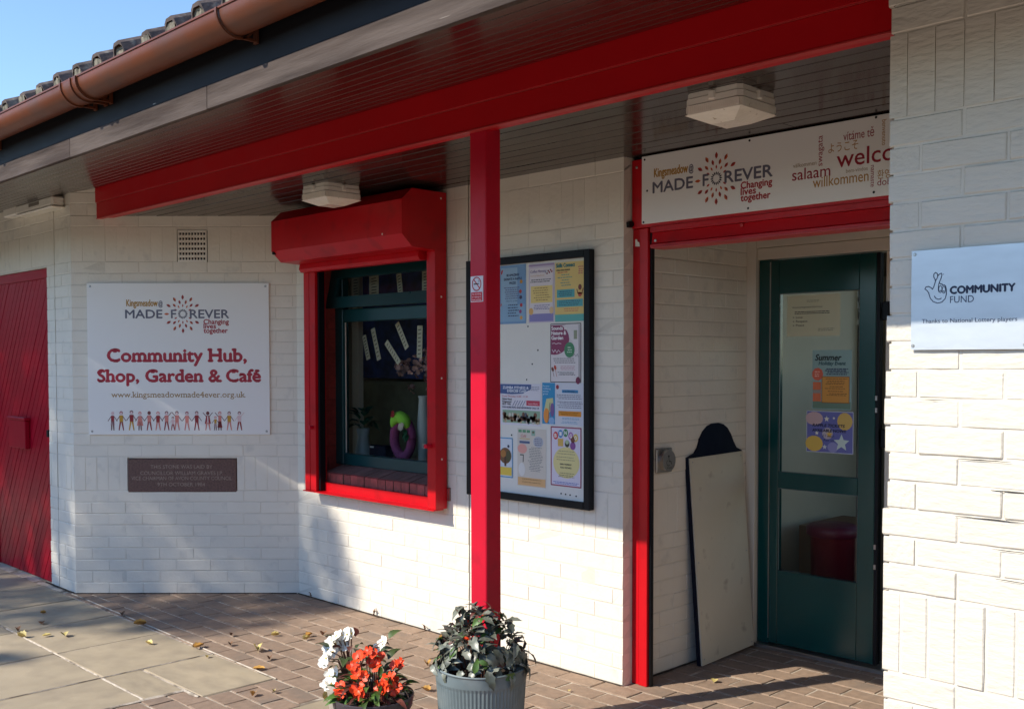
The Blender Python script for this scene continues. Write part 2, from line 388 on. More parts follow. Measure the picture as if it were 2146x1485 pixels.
def wall(root, P0, th, L, m, holes=(), breaks=(), rough=0., ztop=2.72, depth=.12, seed=1, jit=.0012, phase=0., core_m=None, zfilter=None, vph=0.):
    """brick facing: P0 = left end at the ground, th = direction; holes = (u0,u1,z0,z1)"""
    rnd = random.Random(seed); FM = Matrix.Translation(P0) @ Matrix.Rotation(th, 4, 'Z')
    items = []
    segs = sorted([0]+[b for b in breaks]+[L])
    for ci, (z, H, kd) in enumerate(COURSES):
        if z >= ztop: continue
        for si in range(len(segs)-1):
            a0 = segs[si]+(.006 if si else 0); a1 = segs[si+1]-(.006 if si < len(segs)-2 else 0)
            pitch = .225 if kd == 's' else .0755; bl = pitch-.0004 if kd == 'w' and not rough else pitch-((.0026 if kd == 's' else .0020) if not rough else .0068)*(.5 if kd == 'w' else 1)
            x = a0-(((ci % 2)*.1125+phase) % .225 if kd == 's' else vph)
            while x < a1-.012:
                s0, s1 = max(x, a0), min(x+bl, a1)
                parts = [(s0, s1)]
                for (h0, h1, g0, g1) in holes:
                    if z+H*.5 > g0 and z+H*.5 < g1:
                        nn = []
                        for (p, q) in parts:
                            if q <= h0 or p >= h1: nn.append((p, q))
                            else:
                                if p < h0: nn.append((p, h0))
                                if q > h1: nn.append((h1, q))
                        parts = nn
                for (p, q) in parts:
                    if q-p > .012: items.append((p, q, z, H, kd, bl))
                x += pitch
    # nearest 300 visible as parts, the rest joined
    rest = MB()
    campos = Vector((0, 0, 1.55))
    def far(it):
        c = FM @ Vector(((it[0]+it[1])/2, 0, it[2])); return (c-campos).length + (100 if zfilter and not zfilter(c) else 0)
    items.sort(key=far)
    for k, (p, q, z, H, kd, bl) in enumerate(items):
        if rough and p < .002: p += rnd.uniform(-.009, .007)
        me = rnd.choice(brick_variants(kd, m, rough)); sx = (q-p)/(bl if kd == 's' else bl)*(bl/(.215 if kd == 's' else .0655))
        d = rnd.uniform(-jit, jit)*(.3 if kd == 'w' else 1); tl = rnd.uniform(-.006, .006)*(2 if rough else 1)*(.2 if kd == 'w' else 1)
        Mx = FM @ Matrix.Translation((p, d, z+rnd.uniform(-.0006, .0006))) @ Matrix.Rotation(tl*.4, 4, 'Z') @ Matrix.Rotation(tl*.6*(1 if kd == 's' else .3), 4, 'Y') @ Matrix.Diagonal((sx, 1, H/(.0655 if kd == 's' else .2165), 1))
        if k < 298: inst('brick', me, root, Mx)
        else: rest.add([Mx @ v.co for v in me.vertices], [tuple(f.vertices) for f in me.polygons])
    if rest.v: rest.build('brick_field', m, root, kind='stuff')
    # mortar core behind, split round the holes
    xs = sorted(set([.011 if rough else 0, L]+[h for ho in holes for h in ho[:2] if 0 < h < L]+list(breaks)))
    zs = sorted(set([-.05, ztop]+[h for ho in holes for h in ho[2:4] if -.05 < h < ztop]))
    core = MB(FM); y0 = .0018 if not rough else .0036
    for i in range(len(xs)-1):
        for k in range(len(zs)-1):
            cx, cz = (xs[i]+xs[i+1])/2, (zs[k]+zs[k+1])/2
            if any(h[0] < cx < h[1] and h[2] < cz < h[3] for h in holes): continue
            g0 = .005 if xs[i] in breaks else 0; g1 = .005 if xs[i+1] in breaks else 0
            core.box((xs[i]+g0, y0, zs[k]), (xs[i+1]-g1, depth, zs[k+1]))
    core.build('mortar', core_m or M_mortar, root)
    for b in breaks: MB(FM).box((b-.0055, .012, 0), (b+.0055, .06, ztop)).build('movement_joint', M_crack, root)
    return FM

W0A = Vector((-6.893, 2.741, 0)); W0B = Vector((-5.850, 3.790, 0)); TH0 = math.atan2(W0B.y-W0A.y, W0B.x-W0A.x); L0 = (W0B-W0A).length
w0 = thing('brick_wall', 'painted cream brick wall facing the viewer behind the Community Hub sign', 'wall', W0A, TH0)
def u0(px): return px
FM0 = wall(w0, W0A, TH0, L0+.03, M_wall, holes=[(.700, .902, 2.195, 2.41), (.352, 1.082, .672, .905)], seed=3, ztop=2.74)
w1 = thing('brick_wall', 'long painted cream brick wall with the shuttered window and the noticeboard', 'wall', (-4.4, 3.795, 0))
FM1 = wall(w1, (-5.845, 3.795, 0), 0, 2.765, M_wall, holes=[(.245, 1.475, .72, 2.47)], breaks=(1.685,), seed=5, ztop=2.56, depth=.14)
w2 = thing('brick_wall', 'painted cream brick wall round the red boarded door at far left', 'wall', (-7.1, 2.741, 0))
FM2 = wall(w2, (-9.4, 2.741, 0), 0, 2.507, M_wall, holes=[(.95, 2.085, -.05, 2.19)], breaks=(2.224,), seed=8, ztop=2.74, zfilter=lambda c: c.x > -8.7)
w3 = thing('brick_wall', 'rough painted brick pier nearest the viewer carrying the metal plaque', 'wall', (-.9, 2.73, 0))
FM3 = wall(w3, (-1.287, 2.73, 0), 0, 1.9, M_wall2, seed=11, ztop=2.75, rough=.0018, jit=.0022, phase=.0225, vph=.025, depth=.3, zfilter=lambda c: c.x < -.5)
MB().box((-1.270, 2.95, -.05), (.6, 4.9, 2.74)).build('pier_return', M_mortar, w3)
w4 = thing('brick_wall', 'painted cream brick side wall inside the entrance recess', 'wall', (-3.08, 4.3, 0))
FM4 = wall(w4, (-3.08, 3.848, 0), R(90), 1.03, M_wall, seed=14, ztop=2.56, phase=.10)

for (x0, x1, z, h_) in ((-1.09, -.955, 1.2905, .0035), (-1.005, -.90, 1.2150, .0045), (-1.195, -1.10, 1.4425, .002), (-1.095, -.90, 1.1395, .004), (-1.0, -.86, 1.0645, .003), (-.99, -.8, .9880, .003)):
    mb = MB(); n_ = 7; V = []
    for i in range(n_+1):
        t_ = i/n_; hh_ = h_*math.sin(math.pi*min(.97, t_+.06))**.6*random.uniform(.6, 1.1); x_ = x0+(x1-x0)*t_; zz_ = z+random.uniform(-.0008, .0008); V += [(x_, 2.7262, zz_-hh_/2), (x_, 2.7262, zz_+hh_/2)]
    mb.add(V, [(2*i, 2*i+2, 2*i+3, 2*i+1) for i in range(n_)]); mb.build('joint_crack', M_crack, w3)
# ------------------------------------------------------------------ ground and paving
def struct(name, mb, m): o = mb.build(name, m); o['kind'] = 'structure'; return o
struct('ground', MB().add([(-200, -200, -.055), (200, -200, -.055), (200, 200, -.055), (-200, 200, -.055)], [(0, 1, 2, 3)]), M_ground)
struct('paving_bed', MB().add([(-14, -2.2, -.0045), (6, -2.2, -.0045), (6, 5, -.0045), (-14, 5, -.0045)], [(0, 1, 2, 3)]), M_sand)
def pav_root(name):
    o = bpy.data.objects.new(name, None); col.objects.link(o); o['kind'] = 'structure'; WM[o] = Matrix.Identity(4); return o
slabs = pav_root('slab_paving'); pavers = pav_root('brick_paving')
SLM = []
for k in range(4):
    me = bpy.data.meshes.new('paving_slab'); mb = MB().box((0, 0, -.05), (1, 1, 0), 0)
    c = .006/.58; V = [(c, c, 0), (1-c, c, 0), (1-c, 1-c, 0), (c, 1-c, 0), (0, 0, -.005), (1, 0, -.005), (1, 1, -.005), (0, 1, -.005), (0, 0, -.045), (1, 0, -.045), (1, 1, -.045), (0, 1, -.045)]
    Fs = [(0, 1, 2, 3)]+[(4+i, 4+(i+1) % 4, (i+1) % 4, i) for i in range(4)]+[(8+i, 8+(i+1) % 4, 4+(i+1) % 4, 4+i) for i in range(4)]
    me.from_pydata([(x+random.uniform(-.004, .004), y+random.uniform(-.004, .004), z) for x, y, z in V], [], Fs); me.materials.append(M_slab); me.update(); SLM.append(me)
def slab(x0, y0, x1, y1):
    g = .006; Mx = Matrix.Translation((x0+g, y0+g, random.uniform(-.002, .002))) @ Matrix.Rotation(random.uniform(-.0015, .0015), 4, 'Y') @ Matrix.Diagonal((x1-x0-2*g, y1-y0-2*g, 1, 1))
    inst('paving_slab', random.choice(SLM), slabs, Mx)
XS = [-4.36-.592*i for i in range(0, 12)]
for j in range(0, 8):
    y1 = 2.680-.588*j; y0 = y1-.588
    for i in range(11):
        x1, x0 = XS[i], XS[i+1]
        if j == 0 and i == 0: slab(-4.955, 2.292, -4.345, y1); continue
        if i == 0 and j > 0: continue
        slab(x0, y0, x1, y1)
slab(-4.955, 2.092, -4.50, 2.288); 
for j in range(1, 8): slab(-4.955, 2.680-.588*(j+1), -4.50, 2.680-.588*j)
slab(-3.925, 2.09, -3.335, 2.678)
def paver_region(y):   # x ranges covered by pavers in the row starting at y
    if y >= 2.679: return [(-7.4, -.3)]
    if y >= 2.285: return [(-4.34, -3.93), (-3.33, .5)]
    if y >= 2.08: return [(-4.49, -3.93), (-3.33, .8)]
    return [(-4.49, 2.2)]
PVM = []
for k in range(6):
    c = .0032; L, Wd = .2145, .1155; V = [(c, c, 0), (L-c, c, 0), (L-c, Wd-c, 0), (c, Wd-c, 0), (0, 0, -.0035), (L, 0, -.0035), (L, Wd, -.0035), (0, Wd, -.0035), (0, 0, -.04), (L, 0, -.04), (L, Wd, -.04), (0, Wd, -.04)]
    Fs = [(0, 1, 2, 3)]+[(4+i, 4+(i+1) % 4, (i+1) % 4, i) for i in range(4)]+[(8+i, 8+(i+1) % 4, 4+(i+1) % 4, 4+i) for i in range(4)]
    me = bpy.data.meshes.new('paver'); me.from_pydata([(x+random.uniform(-.0018, .0018), y+random.uniform(-.0018, .0018), z) for x, y, z in V], [], Fs); me.materials.append(M_paver); me.update(); PVM.append(me)
PVI = []
row = 0; y = 2.686
rows = [2.686+.1235*i for i in range(0, 18)]+[2.686-.1235*i for i in range(1, 60)]
for y in rows:
    ri = round((y-2.686)/.1235)
    for (a, b) in paver_region(y+.05):
        x = -7.4+.111*(ri % 2)
        while x < b:
            p, q = max(x, a), min(x+.2135, b)
            if q-p > .03:
                cxx, cyy = (p+q)/2, y+.06
                if y > 3.78 and cxx < -3.1: pass
                elif y > 2.70 and cxx > -1.25: pass
                elif (cxx-W0A.x)*(W0B.y-W0A.y)-(cyy-W0A.y)*(W0B.x-W0A.x) < -.06: pass   # behind the splayed wall
                else: PVI.append((p, q, y))
            x += .2225
rest = MB(); fwv = fw
def seen(it):
    v = Vector(((it[0]+it[1])/2, it[2]+.06, 0))-Vector((0, 0, 1.55)); z = v.dot(fw)
    if z < .3: return 50+v.length
    px = 1073+F*v.dot(r2)/z; py = 829-F*v.dot(u2)/z
    return v.length if (-60 < px < 2200 and py < 1540) else 50+v.length
PVI.sort(key=seen)
for k, (p, q, y) in enumerate(PVI):
    s = (q-p)/.2135; Mx = Matrix.Translation((p, y+random.uniform(-.001, .001), random.uniform(-.0022, .0016))) @ Matrix.Rotation(random.uniform(-.006, .006), 4, 'Z') @ Matrix.Rotation(random.uniform(-.008, .008), 4, 'X') @ Matrix.Diagonal((s, 1, 1, 1))
    me = random.choice(PVM)
    if k < 298: inst('paver', me, pavers, Mx)
    else: rest.add([Mx @ v.co for v in me.vertices], [tuple(f.vertices) for f in me.polygons])
rest.build('paver_field', M_paver, pavers, kind='stuff')
# pale mortar haunching along the slab edge
st = MB()
random.seed(21)
def strip(a, b, wd):
    a, b = Vector(a), Vector(b); d = (b-a); n = int(d.length/.05)+1; e = Vector((-d.y, d.x, 0)).normalized(); V = []
    for i in range(n+1):
        p = a+d*i/n; V += [p-e*wd*random.uniform(.25, .6), p+Vector((0, 0, .004)), p+e*wd*random.uniform(.25, .6)]
    st.add(V, [(3*i+k, 3*i+k+1, 3*i+k+4, 3*i+k+3) for i in range(n) for k in (0, 1)])
strip((-4.497, 2.288, .0005), (-4.497, 1.0, .0005), .032); strip((-4.50, 2.286, .0005), (-4.36, 2.286, .0005), .03); strip((-4.955, 2.086, .001), (-4.5, 2.086, .001), .02)
strip((-6.9, 2.716, .0008), (-4.34, 2.684, .0008), .012); strip((-4.955, 2.68, .0008), (-4.955, 1.0, .0008), .009); strip((-9, 2.089, .0008), (-4.96, 2.089, .0008), .013)
st.build('joint_mortar', M_sand, slabs)
st = MB(); strip((-5.84, 3.785, .001), (-3.08, 3.785, .001), .022); strip((-6.893, 2.733, .001), (-5.85, 3.782, .001), .024); strip((-7.4, 2.733, .001), (-6.893, 2.733, .001), .02); strip((-3.070, 3.92, .001), (-3.070, 4.84, .001), .02)
st.build('wall_foot_dirt', M_soil, pavers)

# ------------------------------------------------------------------ roof, fascia, gutter, soffit
SL = .242
def zo(y): return 2.655+SL*(y-2.75)     # outer soffit height
roof = thing('roof', 'tiled roof edge with grey weathered interlocking tiles above the gutter', 'roof', (-4, 4, 2.7))
RX0, RX1 = -10.5, 2.6
MB().prism([(1.79, 2.71), (6.8, 4.71), (6.8, 4.4), (1.84, 2.66)], RX0, RX1, 'x').build('roof_deck', M_soffit, roof)
# tile profile across one tile (pan + roll)
prof = [(0, 0), (.098, .0), (.112, .010), (.120, .032), (.135, .046), (.175, .048), (.190, .036), (.2045, .004)]
def tile_mesh():
    mb = MB(); n = len(prof); t = .013; Ln = .34
    V = []
    for (yy, up_) in ((0, 0), (Ln, .04)):
        for (a, b) in prof: V.append((a, yy, b+up_))
        for (a, b) in prof: V.append((a, yy, b-t+up_))
    Fs = []
    for i in range(n-1):
        Fs += [(i, i+1, 2*n+i+1, 2*n+i), (n+i+1, n+i, 3*n+i, 3*n+i+1), (n+i, n+i+1, i+1, i)]
    me = bpy.data.meshes.new('roof_tile'); me.from_pydata([(x+random.uniform(-.002, .002), y, z+random.uniform(-.0015, .0015)) for x, y, z in V], [], Fs); me.materials.append(M_tile); me.update(); return me
TM = [tile_mesh() for _ in range(4)]
for r_ in range(3):
    k = 0; x = -10.2
    while x < 2.3:
        ph = (x+3.129)/.205; 
        Mx = Matrix.Translation((x, 1.745+.27*r_+random.uniform(-.008, .008), 2.716+.27*r_*.40+random.uniform(-.003, .003))) @ Matrix.Rotation(math.atan(.40)-.118, 4, 'X')
        inst('roof_tile', random.choice(TM), roof, Mx); x += .2055
bd = MB(); x = -10.2
while x < 2.3:
    V = [(x+.112, 1.775, 2.712)]
    n = 6; pts = []
    for i in range(n+1):
        t = i/n; pts.append((x+.112+.086*t, 1.7415+random.uniform(-.005, .004), 2.706+.044*min(1, 2.6*math.sin(math.pi*t))*random.uniform(.85, 1.0)))
    bot = [(x+.112+.086*i/n, 1.748, 2.690) for i in range(n+1)]
    bd.add(pts+bot, [(n+1+i, n+1+i+1, i+1, i) for i in range(n)]); x += .2055
bd.build('tile_bedding', M_tilein, roof)
for (a, b) in ((-10.4, -6.9), (-6.9, -4.521), (-4.521, -3.325), (-3.325, -1.2), (-1.2, 2.5)):
    MB().box((a+.0015, 1.80, 2.425+random.uniform(-.001, .001)), (b-.0015, 1.822, 2.507), .0015).build('fascia_board', M_fascia, roof)
MB().box((-10.4, 1.804, 2.5085), (2.5, 1.822, 2.70), .001).build('upper_fascia_shade', M_fasciashade, roof)  # upper part split off to carry the painted gutter shade
gut = thing('gutter', 'brown plastic half-round gutter running along the roof edge', 'gutter', (-4, 1.726, 2.65))
GY, GZ, GR = 1.724, 2.652, .064
def arc(r, a0, a1, n): return [(GY+r*math.cos(R(a0+(a1-a0)*i/n)), GZ+r*math.sin(R(a0+(a1-a0)*i/n))) for i in range(n+1)]
def band(mb, x0, x1, ro, ri, a0=-190, a1=10, n=22):
    o_, i_ = arc(ro, a0, a1, n), arc(ri, a0, a1, n); V = [(x, *p) for x in (x0, x1) for p in o_+i_]; m_ = n+1; Fs = []
    for i in range(n):
        Fs += [(i, i+1, 2*m_+i+1, 2*m_+i), (m_+i+1, m_+i, 3*m_+i, 3*m_+i+1), (i+1, i, m_+i, m_+i+1), (2*m_+i, 2*m_+i+1, 3*m_+i+1, 3*m_+i)]
    Fs += [(0, 2*m_, 3*m_, m_), (n, m_+n, 3*m_+n, 2*m_+n)]
    mb.add(V, Fs)
mb = MB()
for (a, b) in ((-10.5, -4.16), (-4.16, 2.6)):
    band(mb, a, b, GR, GR-.0032)
finish_smooth(mb.build('channel', M_gutter, gut))
mb = MB(); mb.box((-10.5, GY-GR-.004, GZ+.006), (2.6, GY-GR+.004, GZ+.012)); mb.build('channel_rim', M_gutter, gut)
mb = MB(); band(mb, -4.245, -4.085, GR+.004, GR+.0002); finish_smooth(mb.build('union', M_gutter, gut))
for bx in (-5.36, -4.240, -4.142, -4.092, -2.99, -1.7, -.4, -6.6, -7.8):
    mb = MB(); band(mb, bx-.0055, bx+.0055, GR+.010, GR+.0042, -188, -15); 
    mb.box((bx-.0055, GY+.02, GZ-.070), (bx+.0055, 1.8, GZ-.062)); mb.box((bx-.011, 1.792, GZ-.075), (bx+.011, 1.7998, GZ+.02)); mb.build('bracket', M_gutter, gut)

sof = thing('soffit', 'dark brown boarded ceiling under the overhanging canopy', 'ceiling', (-4, 3, 2.5))
yb = 1.822; bm_ = []
while yb < 2.855:
    y2 = min(yb+.0945, 2.858)
    a, b = yb, y2-.0035
    MB().prism([(a, zo(a)+.0035), (a+.003, zo(a+.003)), (b-.003, zo(b-.003)), (b, zo(b)+.0035), (b, zo(b)+.02), (a, zo(a)+.02)], -10.4, 2.5, 'x').build('soffit_board', M_soffit, sof)
    yb = y2
yb = 2.952
random.seed(5)
while yb < 4.93:
    y2 = min(yb+.0955, 4.94); a, b = yb, y2-.004; z = 2.500
    cuts = [-8.6, 0.9] if random.random() < .6 else [-8.6, random.choice((-3.99, -3.86, -5.2, -2.2)), .9]
    for i in range(len(cuts)-1):
        zz = z+random.uniform(-.0008, .0012)
        MB().prism([(a, zz+.0035), (a+.003, zz), (b-.003, zz), (b, zz+.0035), (b, zz+.018), (a, zz+.018)], cuts[i]+.002, cuts[i+1]-.002, 'x').build('soffit_board', M_soffit, sof)
    yb = y2
MB().box((-10.4, 1.83, 2.74), (2.5, 1.86, 2.76)).build('rafter_plate', M_soffit, sof)
MB().prism([(1.86, zo(1.86)+.03), (2.9, zo(2.9)+.03), (2.9, zo(2.9)+.05), (1.86, zo(1.86)+.05)], -10.4, 2.5, 'x').build('backing_sheet', M_crack, sof)
MB().box((-8.6, 2.955, 2.524), (.9, 6.75, 2.56)).build('backing_sheet', M_crack, sof)

beam = thing('canopy_beam', 'long glossy red timber beam along the front of the canopy ceiling', 'beam', (-3.9, 2.9, 2.48))
BX0 = -6.80; BX1 = -1.25
MB().box((BX0, 2.858, 2.590), (BX1, 2.945, 2.74), .002).build('upper_plank', M_redbeam, beam)
MB().box((BX0, 2.864, 2.488), (BX1, 2.945, 2.5865), .002).build('lower_plank', M_redbeam, beam)
MB().box((BX0, 2.859, 2.5868), (BX1, 2.866, 2.5898)).build('bead', M_lip, beam)
MB().box((BX0, 2.861, 2.481), (BX1, 2.892, 2.4875), .001).build('bottom_lip', M_lip, beam)
post = thing('canopy_post', 'square red post standing behind the planter and holding the beam', 'post', (-3.123, 2.943, 0))
MB().box((-3.171, 2.900, .012), (-3.075, 2.986, 2.499), .004).build('shaft', M_red, post)
MB().box((-3.169, 2.902, .0), (-3.077, 2.984, .012)).build('base_plate', M_red, post)

# ------------------------------------------------------------------ bulkhead lights
def bulkhead(cx, cy, label, rz=0, sx=.236, sy=.236):
    t = thing('bulkhead_light', label, 'ceiling light', (cx, cy, 2.5), rz, 'square bulkhead lights under the canopy')
    def ringbox(z0, z1, h0, h1, name, m, c=.03):
        mb = MB(); 
        def oct_(h, hy, z): return [(-h+c, -hy, z), (h-c, -hy, z), (h, -hy+c, z), (h, hy-c, z), (h-c, hy, z), (-h+c, hy, z), (-h, hy-c, z), (-h, -hy+c, z)]
        V = oct_(h0, h0*sy/sx, z0)+oct_(h1, h1*sy/sx, z1)
        mb.add(V, [tuple(range(8)), tuple(range(15, 7, -1))]+[(i, 8+i, 8+(i+1) % 8, (i+1) % 8) for i in range(8)])
        return mb.build(name, m, t, local=True)
    h = sx/2
    ringbox(0, -.018, h*.97, h*.98, 'back_plate', M_lampbase, .016)
    ringbox(-.0185, -.020, h*.93, h*.93, 'gasket', M_crack, .016)
    ringbox(-.0205, -.042, h, h, 'housing', M_lampbase, .016)
    ringbox(-.0425, -.0445, h*.95, h*.95, 'gasket', M_crack, .016)
    ringbox(-.045, -.076, h*1.01, h*1.0, 'lens_rim', M_lens, .016)
    mb = MB(); k = h*.99; q = h*.42
    mb.add([(-k, -k, -.0762), (k, -k, -.0762), (k, k, -.0762), (-k, k, -.0762), (-q, -q, -.106), (q, -q, -.106), (q, q, -.106), (-q, q, -.106)], [(0, 1, 5, 4), (1, 2, 6, 5), (2, 3, 7, 6), (3, 0, 4, 7), (4, 5, 6, 7)])
    mb.build('lens', M_lens, t, local=True)
    mb = MB()
    for i in range(26):
        x = -h*.9+i*h*1.8/25
        mb.box((x-.0013, -h*1.012, -.070), (x+.0013, -h*1.0, -.048)); mb.box((h*1.0, x-.0013, -.070), (h*1.012, x+.0013, -.048))
    mb.build('ribs', M_lens, t, local=True)
    for (x, y, dx, dy) in ((h*.0, -h*.99, .014, .008), (h*.99, 0, .008, .014)):
        MB().box((x-dx, y-dy, -.037), (x+dx, y+dy, -.004), .004).build('clip', M_lampbase, t, local=True)
    MB().box((h*.82, -h*1.02, -.071), (h*.96, -h*.98, -.046), .001).build('clip', M_lampbase, t, local=True)
    return t
bulkhead(-2.095, 3.185, 'large cream bulkhead light on the ceiling above the entrance word sign')
bulkhead(-4.730, 3.300, 'smaller-looking cream bulkhead light beside the red window shutter box')
t = thing('wall_light', 'slim dusty white light fitting fixed at the top of the far left wall', 'wall light', (-7.3, 2.70, 2.6), group=None)
TL = Matrix.Rotation(0, 4, 'Z')
MB().box((-7.64, 2.655, 2.575), (-6.98, 2.740, 2.640), .012).build('housing', M_lampbase, t)
MB().box((-7.63, 2.648, 2.560), (-6.97, 2.739, 2.573), .006).build('lens', M_lens, t)
MB().box((-7.38, 2.652, 2.600), (-7.20, 2.6545, 2.622)).build('label_strip', pmat((120, 112, 100)), t)
MB().box((-7.90, 2.66, 2.580), (-7.645, 2.740, 2.652), .008).build('end_cap', M_lampbase, t)

# ------------------------------------------------------------------ shuttered window
YF = 3.70; XR = -4.330
fr = thing('shutter_frame', 'red metal roller shutter box and guides round the window', 'shutter', (-4.98, 3.75, .72))
box_prof = [(3.784, 2.474), (3.540, 2.474), (3.470, 2.410), (3.470, 2.226), (3.538, 2.162), (3.784, 2.150)]
MB().prism(box_prof, -5.622, XR, 'x').build('shutter_box', M_shut, fr)
MB().prism([(3.662, 2.161), (3.655, 2.125), (3.668, 2.105), (3.715, 2.105), (3.72, 2.150), (3.70, 2.161)], -5.60, -4.42, 'x').build('bottom_slat', M_shut, fr)
MB().box((-5.618, 3.70, .722), (-5.562, 3.784, 2.150), .002).build('guide', M_shut, fr)
MB().box((-5.559, 3.702, .722), (-5.497, 3.784, 2.150), .002).build('guide', M_shut, fr)
MB().box((-5.4965, 3.722, .725), (-5.478, 3.764, 2.150)).build('guide_brush', M_black, fr)
MB().box((-4.402, 3.70, .722), (XR, 3.784, 2.1555), .002).build('guide', M_shut, fr)
MB().box((-5.497, 3.757, .718), (-4.402, 3.784, .776), .001).build('bottom_channel', M_shut, fr)
MB().box((-5.62, 3.684, .7155), (XR, 3.757, .7215)).build('bottom_channel_lip', M_shut, fr)
for (x, z) in ((-4.345, 2.44), (-4.345, 1.9), (-4.345, 1.45), (-4.345, 1.0), (-4.5, 2.236)):
    MB().disc((XR+.001, 3.745, z) if z != 2.236 else (x, 3.4695, z), (0, 1, 0) if z != 2.236 else (1, 0, 0), (0, 0, 1), .006, .006, 10).build('bolt_head', M_lampbase, fr)
MB().tube([(-5.604, 3.4695, 2.215), (-5.604, 3.50, 2.215)], .010, 12).build('lock_hole', M_black, fr)
for zz in (1.075,):
    MB().tube([(-4.372, 3.70, zz), (-4.372, 3.66, zz)], .012, 12).build('lock_bolt', M_red, fr)
    MB().tube([(-5.53, 3.70, zz+.05), (-5.53, 3.675, zz+.05)], .012, 12).build('lock_bolt', M_red, fr)
MB().tube([(-4.392+.012*math.cos(a), 3.668, 1.075+.012*math.sin(a)) for a in [2*math.pi*i/14 for i in range(15)]], .0025, 6).build('padlock_ring', M_steel, fr)
rv = thing('window_reveal', 'red painted brick reveal and plum brick sill inside the shutter guides', 'window sill', (-5.0, 3.85, .77))
z = .77; k = 0
while z < 2.25:
    for j, (a, b) in enumerate((((3.800, 3.863), (3.873, 3.96)) if k % 2 else ((3.800, 3.930), (3.940, 3.98)))):
        MB().box((-5.66, a, z), (-5.5935, b, z+.0705), .003).build('brick', M_redbrick, rv)
    z += .0758; k += 1
MB().box((-5.68, 3.7975, .72), (-5.5965, 4.0, 2.3)).build('mortar', M_redbrick, rv)
MB().box((-4.375, 3.7975, .72), (-4.33, 4.0, 2.3)).build('mortar', M_redbrick, rv)
x = -5.535
while x < -4.38:
    wd = random.uniform(.064, .069); dz = random.uniform(-.002, .002); q = random.uniform(-.003, .003)
    mb = MB(); mb.prism([(3.786+q, .765), (3.786+q, .832+dz), (3.796+q, .838+dz), (3.935, .873+dz), (3.935, .765)], x, x+wd, 'x'); mb.mi[2] = 1; mb.mi[3] = 1; mb.build('sill_brick', [M_sill, M_sillbounce], rv)
    x += wd+random.choice((.004, .006, .010))
MB().box((-5.60, 3.80, .74), (-4.37, 4.0, .820)).build('sill_bed', M_crack, rv)
wn = thing('window', 'dark green timber window with a tilting top light behind the shutter frame', 'window', (-5, 3.94, .87))
GYf = 3.93
def fr_bar(x0, x1, z0, z1, y0=3.925, y1=3.975, name='frame_bar', ch=.003): MB().box((x0, y0, z0), (x1, y1, z1), ch).build(name, M_teal, wn)
fr_bar(-5.598, -5.515, .876, 2.30); fr_bar(-4.43, -4.372, .876, 2.30); fr_bar(-5.514, -4.431, .876, .948, name='bottom_rail'); fr_bar(-5.514, -4.431, 1.797, 1.878, name='transom'); fr_bar(-5.514, -4.431, 2.16, 2.30, name='head_rail')
# tilting vent
vt = MB(); tilt = .055
def vp(x, z, d): return (x, 3.905-tilt*(2.16-z)/.28+d, z)
for (x0, x1, z0, z1) in ((-5.605, -5.515, 1.884, 2.16), (-4.44, -4.38, 1.884, 2.16), (-5.515, -4.44, 1.884, 1.955), (-5.515, -4.44, 2.075, 2.16)):
    vt.add([vp(x0, z0, 0), vp(x1, z0, 0), vp(x1, z1, 0), vp(x0, z1, 0), vp(x0, z0, .035), vp(x1, z0, .035), vp(x1, z1, .035), vp(x0, z1, .035)], [(0, 1, 2, 3), (7, 6, 5, 4), (0, 4, 5, 1), (1, 5, 6, 2), (2, 6, 7, 3), (3, 7, 4, 0)])
sash = vt.build('vent_sash', M_teal, wn)
pane = MB().add([vp(-5.515, 1.955, .015), vp(-4.44, 1.955, .015), vp(-4.44, 2.075, .015), vp(-5.515, 2.075, .015)], [(0, 1, 2, 3)]).build('pane', M_glass, wn)
MB().add([(-5.515, 3.95, .948), (-4.431, 3.95, .948), (-4.431, 3.95, 1.797), (-5.515, 3.95, 1.797)], [(0, 1, 2, 3)]).build('pane', M_glass, wn)
MB().box((-5.5145, 3.9455, .95), (-5.508, 3.9495, 1.795)).build('glazing_bead', M_cream, wn)

# shop interior seen through the window
room = thing('shop_interior', 'dim shop room with shelf and display seen through the window', 'room', (-5, 5, 0))
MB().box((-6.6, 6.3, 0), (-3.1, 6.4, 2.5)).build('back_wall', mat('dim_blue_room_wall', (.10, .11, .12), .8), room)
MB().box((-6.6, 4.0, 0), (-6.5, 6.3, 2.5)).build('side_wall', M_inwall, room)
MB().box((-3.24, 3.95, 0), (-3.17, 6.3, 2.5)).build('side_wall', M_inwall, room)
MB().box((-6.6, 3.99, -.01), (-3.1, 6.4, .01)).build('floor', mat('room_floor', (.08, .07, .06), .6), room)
MB().box((-5.62, 4.0, .865), (-4.1, 4.42, .905)).build('shelf', mat('shelf_board', (.18, .13, .09), .5), room)
MB().box((-5.71, 4.14, .9), (-5.635, 4.18, 2.5), .002).build('upright', M_inwall, room)
MB().box((-6.25, 4.60, 1.42), (-4.3, 4.64, 2.35)).build('display_panel', mat('dark_blue_display', (.015, .03, .12), .4, var=.6, vscale=14), room)
MB().box((-6.25, 4.60, 0), (-4.3, 4.63, 1.40)).build('cabinet', mat('olive_cabinet', (.10, .10, .06), .6, var=.3, vscale=8), room)
M_vase = mat('pale_metal_vase', (.34, .37, .35), .45)
def vase(x, y, h, r0, r1, label):
    t = thing('vase', label, 'vase', (x, y, .905)); MB().lathe([(r0*.2, 0), (r0, 0), (r0*.95, h*.1), (r1*.8, h*.7), (r1, h), (r1*.85, h), (r1*.6, h*.7)], (x, y, .905), 20).build('body', M_vase, t, True); return t
LV = {}
